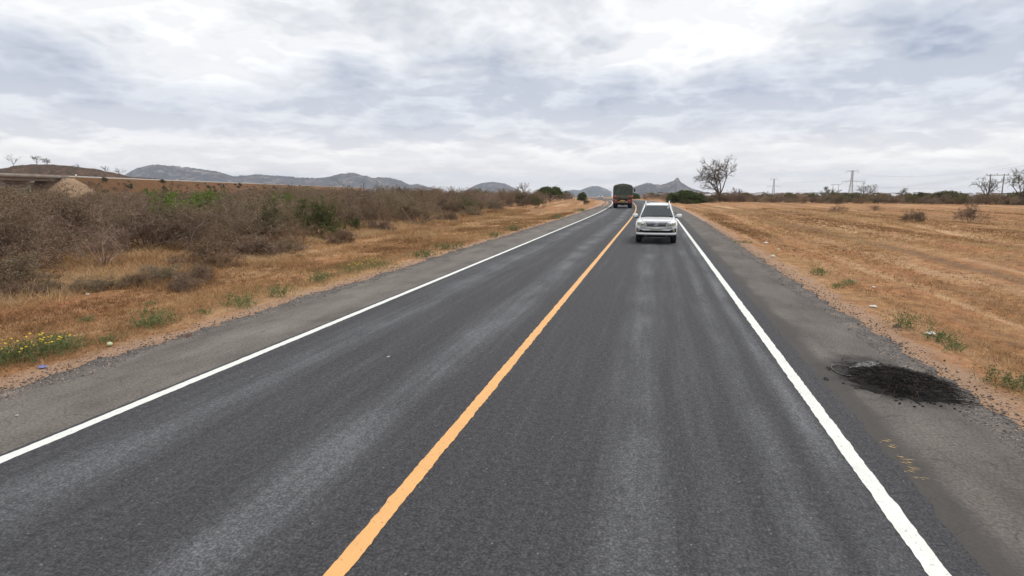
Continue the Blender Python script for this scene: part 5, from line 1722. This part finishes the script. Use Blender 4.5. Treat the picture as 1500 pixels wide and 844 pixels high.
def build_truck(loc, rz):
    """canvas-covered lorry seen from behind; y=0 at its tail, front towards +Y"""
    root = thing('canvas_truck', loc, 'covered lorry with dark green canvas and orange tail driving away', 'truck', rz=rz)
    # canopy: ridge-shaped top, sides slightly sagging between hoops
    ysn = np.linspace(0.05, 5.6, 13)
    sec = [(-1.22, 1.62), (-1.25, 2.0), (-1.24, 2.5), (-1.20, 2.82), (-1.02, 3.0), (-0.5, 3.13), (0, 3.19), (0.5, 3.13), (1.02, 3.0), (1.20, 2.82), (1.24, 2.5), (1.25, 2.0), (1.22, 1.62)]
    P = np.array([[(x * (1 - 0.025 * (i % 2)), y, z - 0.03 * (i % 2) * (z > 2.9)) for x, z in sec] for i, y in enumerate(ysn)])
    cp = MB().grid(P[:, 3:10], flip=True).build('canopy', M['canvas_top'], root, smooth=True)
    MB().grid(P[:, :4], flip=True).build('canopy_side', M['canvas'], cp, smooth=True)
    MB().grid(P[:, 9:], flip=True).build('canopy_side', M['canvas'], cp, smooth=True)
    # rear curtain with hanging folds
    xs = np.linspace(-1.2, 1.2, 41)
    zs = np.array([1.66, 1.95, 2.3, 2.6, 2.84])
    C = np.array([[(x, 0.06 + 0.035 * math.sin(x * 13 + 0.6 * math.sin(x * 5)) * (1 - 0.5 * j / 4), z) for x in xs] for j, z in enumerate(zs)])
    MB().grid(C, flip=False).build('rear_curtain', M['canvas'], root, smooth=True)
    gable = [(-1.20, 2.83), (-1.02, 3.0), (-0.5, 3.13), (0, 3.19), (0.5, 3.13), (1.02, 3.0), (1.20, 2.83)]
    MB().poly([(x * 0.99, 0.10, z - 0.012) for x, z in gable], 0.02).build('gable', M['canvas_top'], root)
    fr = np.array([[(x, 0.02, z - 0.02) for x, z in gable], [(x, 0.05, z - 0.16 * (1 - 0.2 * abs(x))) for x, z in gable]])
    MB().grid(fr, flip=False).build('curtain_flap', M['canvas_top'], root)
    # bed
    tb = bevel(MB().box((0, 0.03, 1.49), (2.44, 0.06, 0.36)).build('tailboard', M['tail_board'], root), 0.01)
    for s in (-1, 1):
        MB().box((s * 0.98, -0.015, 1.50), (0.42, 0.03, 0.30)).build('marker_panel', M['orange'], tb)
        MB().box((s * 0.35, -0.012, 1.49), (0.05, 0.03, 0.36)).build('hinge_strap', M['chassis'], tb)
        MB().box((s * 1.235, 2.8, 1.50), (0.05, 5.55, 0.34)).build('side_board', M['orange'], root)
    MB().box((0, 2.8, 1.25), (2.44, 5.6, 0.10)).build('bed_floor', M['chassis'], root)
    for s in (-1, 1):
        MB().box((s * 0.42, 3.6, 1.05), (0.10, 7.0, 0.26)).build('chassis_rail', M['chassis'], root)
        lp = bevel(MB().box((s * 0.93, 0.12, 0.92), (0.62, 0.06, 0.46)).build('rear_panel', M['red_panel'], root), 0.01)
        MB().lathe([(0.075, -0.002), (0.065, -0.03), (0.001, -0.032)], 'y', 14, (s * 1.08, 0.09, 0.98)).build('tail_light', M['tail_red'], lp)
        MB().lathe([(0.06, -0.002), (0.052, -0.03), (0.001, -0.032)], 'y', 14, (s * 0.88, 0.09, 0.98)).build('indicator', M['amber'], lp)
        MB().box((s * 0.90, 0.62, 0.62), (0.55, 0.02, 0.62)).build('mudflap', M['tyre'], root)
    MB().box((0, 0.16, 0.70), (2.1, 0.10, 0.12)).build('under_run_bar', M['chassis'], root)
    MB().box((0, 0.10, 0.93), (0.62, 0.05, 0.30)).build('number_plate', M['yellow_plate'], root)
    MB().box((0, 0.5, 1.0), (0.66, 0.10, 0.4)).build('cross_member', M['chassis'], root)
    # cab
    cab = [(5.8, 1.0), (5.8, 2.75), (6.0, 2.85), (7.0, 2.8), (7.35, 2.1), (7.6, 1.75), (7.65, 0.75), (6.9, 0.75)]
    cb = MB().poly([(-1.15, y, z) for y, z in cab], 2.3, axis=0).build('cab', M['orange'], root)
    MB().add([[-1.0, 7.05, 2.72], [1.0, 7.05, 2.72], [1.0, 7.38, 2.12], [-1.0, 7.38, 2.12]], [[0, 1, 2, 3]]).build('windscreen', M['car_glass'], cb)
    for s in (-1, 1):
        MB().add([[s * 1.157, 6.15, 2.65], [s * 1.157, 6.95, 2.65], [s * 1.157, 7.2, 2.1], [s * 1.157, 6.15, 2.1]], [[0, 1, 2, 3]]).build('side_window', M['car_glass'], cb)
        mr = bevel(MB().box((s * 1.42, 7.0, 2.32), (0.20, 0.07, 0.42)).build('mirror', M['black_plastic'], root), 0.02)
        MB().tube(np.array([[s * 1.14, 7.0, 2.5], [s * 1.40, 7.0, 2.52]]), 0.018, 6).build('mirror_arm', M['black_plastic'], mr)
        for y, xx, w in ((1.35, 0.95, 0.54), (2.6, 0.95, 0.54), (6.5, 1.0, 0.30)):
            wheel_parts(root, s * xx, y, 0.50, w, s)
    for y in (1.35, 2.6, 6.5):
        MB().tube(np.array([[-0.9, y, 0.5], [0.9, y, 0.5]]), 0.09, 8).build('axle', M['chassis'], root)
    MB().lathe([(0.001, -0.16), (0.17, -0.16), (0.19, 0), (0.17, 0.16), (0.001, 0.16)], 'x', 14, (0, 1.35, 0.52)).build('differential', M['chassis'], root)
    return root


build_truck((-4.12, 79.5, 0.0), R_(1.2))

# ------------------------------------------------------------------ power line
def build_pylon(px, py_top, dist, label, seed_rz):
    p = atdist(px, 300, dist)
    root = thing('lattice_pylon', gloc(float(p[0]), float(p[1]), 0.3), label, 'pylon', 'lattice pylons', seed_rz)
    h = float(atdist(px, py_top, dist)[2]) - root.location.z
    root['top'] = h
    T = 0.17
    b0, bw, bt = 2.7, 1.0, 0.75
    def corner(z, i):
        w = np.interp(z, [0, h * 0.62, h], [b0, bw, bt])
        return np.array([(-1, 1, 1, -1)[i] * w, (-1, -1, 1, 1)[i] * w, z])
    for i in range(4):
        MB().tube(np.array([corner(0, i), corner(h * 0.62, i), corner(h, i)]), T * 1.3, 4).build('leg', M['steel'], root)
    br = MB()
    lv = np.concatenate([np.linspace(0, h * 0.62, 6), np.linspace(h * 0.62, h, 6)[1:]])
    for a, b in zip(lv[:-1], lv[1:]):
        for i in range(4):
            j = (i + 1) % 4
            br.tube(np.array([corner(a, i), corner(b, j)]), T * 0.8, 3)
            br.tube(np.array([corner(a, j), corner(b, i)]), T * 0.8, 3)
            br.tube(np.array([corner(b, i), corner(b, j)]), T * 0.8, 3)
    br.build('bracing', M['steel'], root)
    for z, L in ((h - 0.4, 6.6), (h * 0.64, 10.5)):
        arm = MB()
        for s in (-1, 1):
            for q in (-1, 1):
                arm.tube(np.array([[s * 0.8, q * 0.8, z - 0.9], [s * L, 0, z - (0.0 if z > h * 0.8 else 0.9)]]), T, 3)
                arm.tube(np.array([[s * 0.8, q * 0.8, z + 0.3], [s * L, 0, z - (0.0 if z > h * 0.8 else 0.9)]]), T, 3)
            for f in np.linspace(0.25, 0.85, 4):
                x = s * (0.8 + (L - 0.8) * f)
                arm.tube(np.array([[x, -0.8 * (1 - f), z - 0.9 * (1 - f)], [x, 0.8 * (1 - f), z + 0.3 * (1 - f)]]), T * 0.7, 3)
        a = arm.build('cross_arm', M['steel'], root)
        for x in ((-L, L) if z > h * 0.8 else (-L, -L * 0.55, L * 0.55, L)):
            ins = MB().tube(np.array([[x, 0, z - 0.9], [x, 0, z - 2.9]]), 0.14, 5)
            ins.build('insulator', M['grey_plastic'], a)
    return root


PY = [build_pylon(1244.5, 250, 860, 'larger steel lattice pylon on the right skyline', R_(0)),
      build_pylon(1131.5, 262, 1130, 'smaller, more distant steel lattice pylon right of the tall bare tree', R_(0))]


def h_pole(px, dist, top, w, label, rz):
    p = atdist(px, 300, dist)
    root = thing('twin_pole_pylon', gloc(float(p[0]), float(p[1]), 0.3), label, 'pylon', rz=rz)
    h = float(atdist(px, top, dist)[2]) - root.location.z
    root['top'] = h
    for s in (-1, 1):
        MB().tube(np.array([[s * w / 2, 0, 0], [s * w / 2, 0, h]]), [0.24, 0.17], 8).build('pole', M['wood_pole'], root)
    MB().box((0, 0.0, h - 0.5), (w * 1.75, 0.40, 0.24)).build('cross_arm', M['wood_pole'], root)
    for x in (-w * 0.8, 0, w * 0.8):
        MB().tube(np.array([[x, 0.0, h - 0.38], [x, 0.0, h + 0.25]]), 0.09, 6).build('insulator', M['grey_plastic'], root)
    return root


HP = [h_pole(1455.5, 330, 255, 4.6, 'twin-pole wooden pylon with a crossbar at the right edge', R_(-12)),
      h_pole(1222, 700, 270, 5.0, 'faint small twin-pole pylon left of the larger lattice pylon', R_(-12)),
      h_pole(1690, 190, 232, 4.6, 'twin-pole wooden pylon outside the right picture edge', R_(-12))]


def cable(a, b, sag, r=0.035, n=26):
    t = np.linspace(0, 1, n)[:, None]
    P = np.asarray(a) * (1 - t) + np.asarray(b) * t
    P[:, 2] -= (sag * 4 * t * (1 - t))[:, 0]
    return P


bpy.context.view_layer.update()
for x in (-3.7, 0, 3.7):
    c = [HP[i].matrix_world @ __import__('mathutils').Vector((x, 0, HP[i]['top'] + 0.27)) for i in (1, 0, 2)]
    pts = np.vstack([cable(c[0], c[1], 5.0), cable(c[1], c[2], 2.2)[1:]])
    tag(MB().tube(pts, 0.022, 4).build('power_cable', M['steel']), 'thin power cable sagging between the twin-pole pylons at the right', 'cable', 'cables of the twin-pole line')
for f, x in ((1.0, -6.6), (1.0, 6.6), (0.64, -10.5), (0.64, 10.5)):
    V3 = __import__('mathutils').Vector
    a, b = (q.matrix_world @ V3((x, 0, q['top'] * f - 3.3)) for q in (PY[1], PY[0]))
    c = b + (b - a) * 1.0
    c.z = b.z
    pts = np.vstack([cable(a, b, 7.0), cable(b, c, 7.0)[1:]])
    tag(MB().tube(pts, 0.045, 4).build('power_cable', M['steel']), 'faint high-voltage cable strung between the two lattice pylons', 'cable', 'cables of the lattice pylon line')

# ------------------------------------------------------------------ the air
def build_haze():
    m = bpy.data.materials.new('haze_air')
    m.use_nodes = True
    nt = m.node_tree
    nt.nodes.clear()
    v = nd(nt, 'ShaderNodeVolumePrincipled', {'Color': (0.72, 0.84, 1.0, 1), 'Density': 0.00012, 'Anisotropy': 0.1})
    o = nd(nt, 'ShaderNodeOutputMaterial')
    lk(nt, v.outputs[0], o.inputs['Volume'])
    b = MB().box((0, 0, 22), (13200, 13200, 290)).build('haze', m)
    tag(b, 'thin bluish haze over the distant hills', 'haze', kind='stuff')
    return b


build_haze()
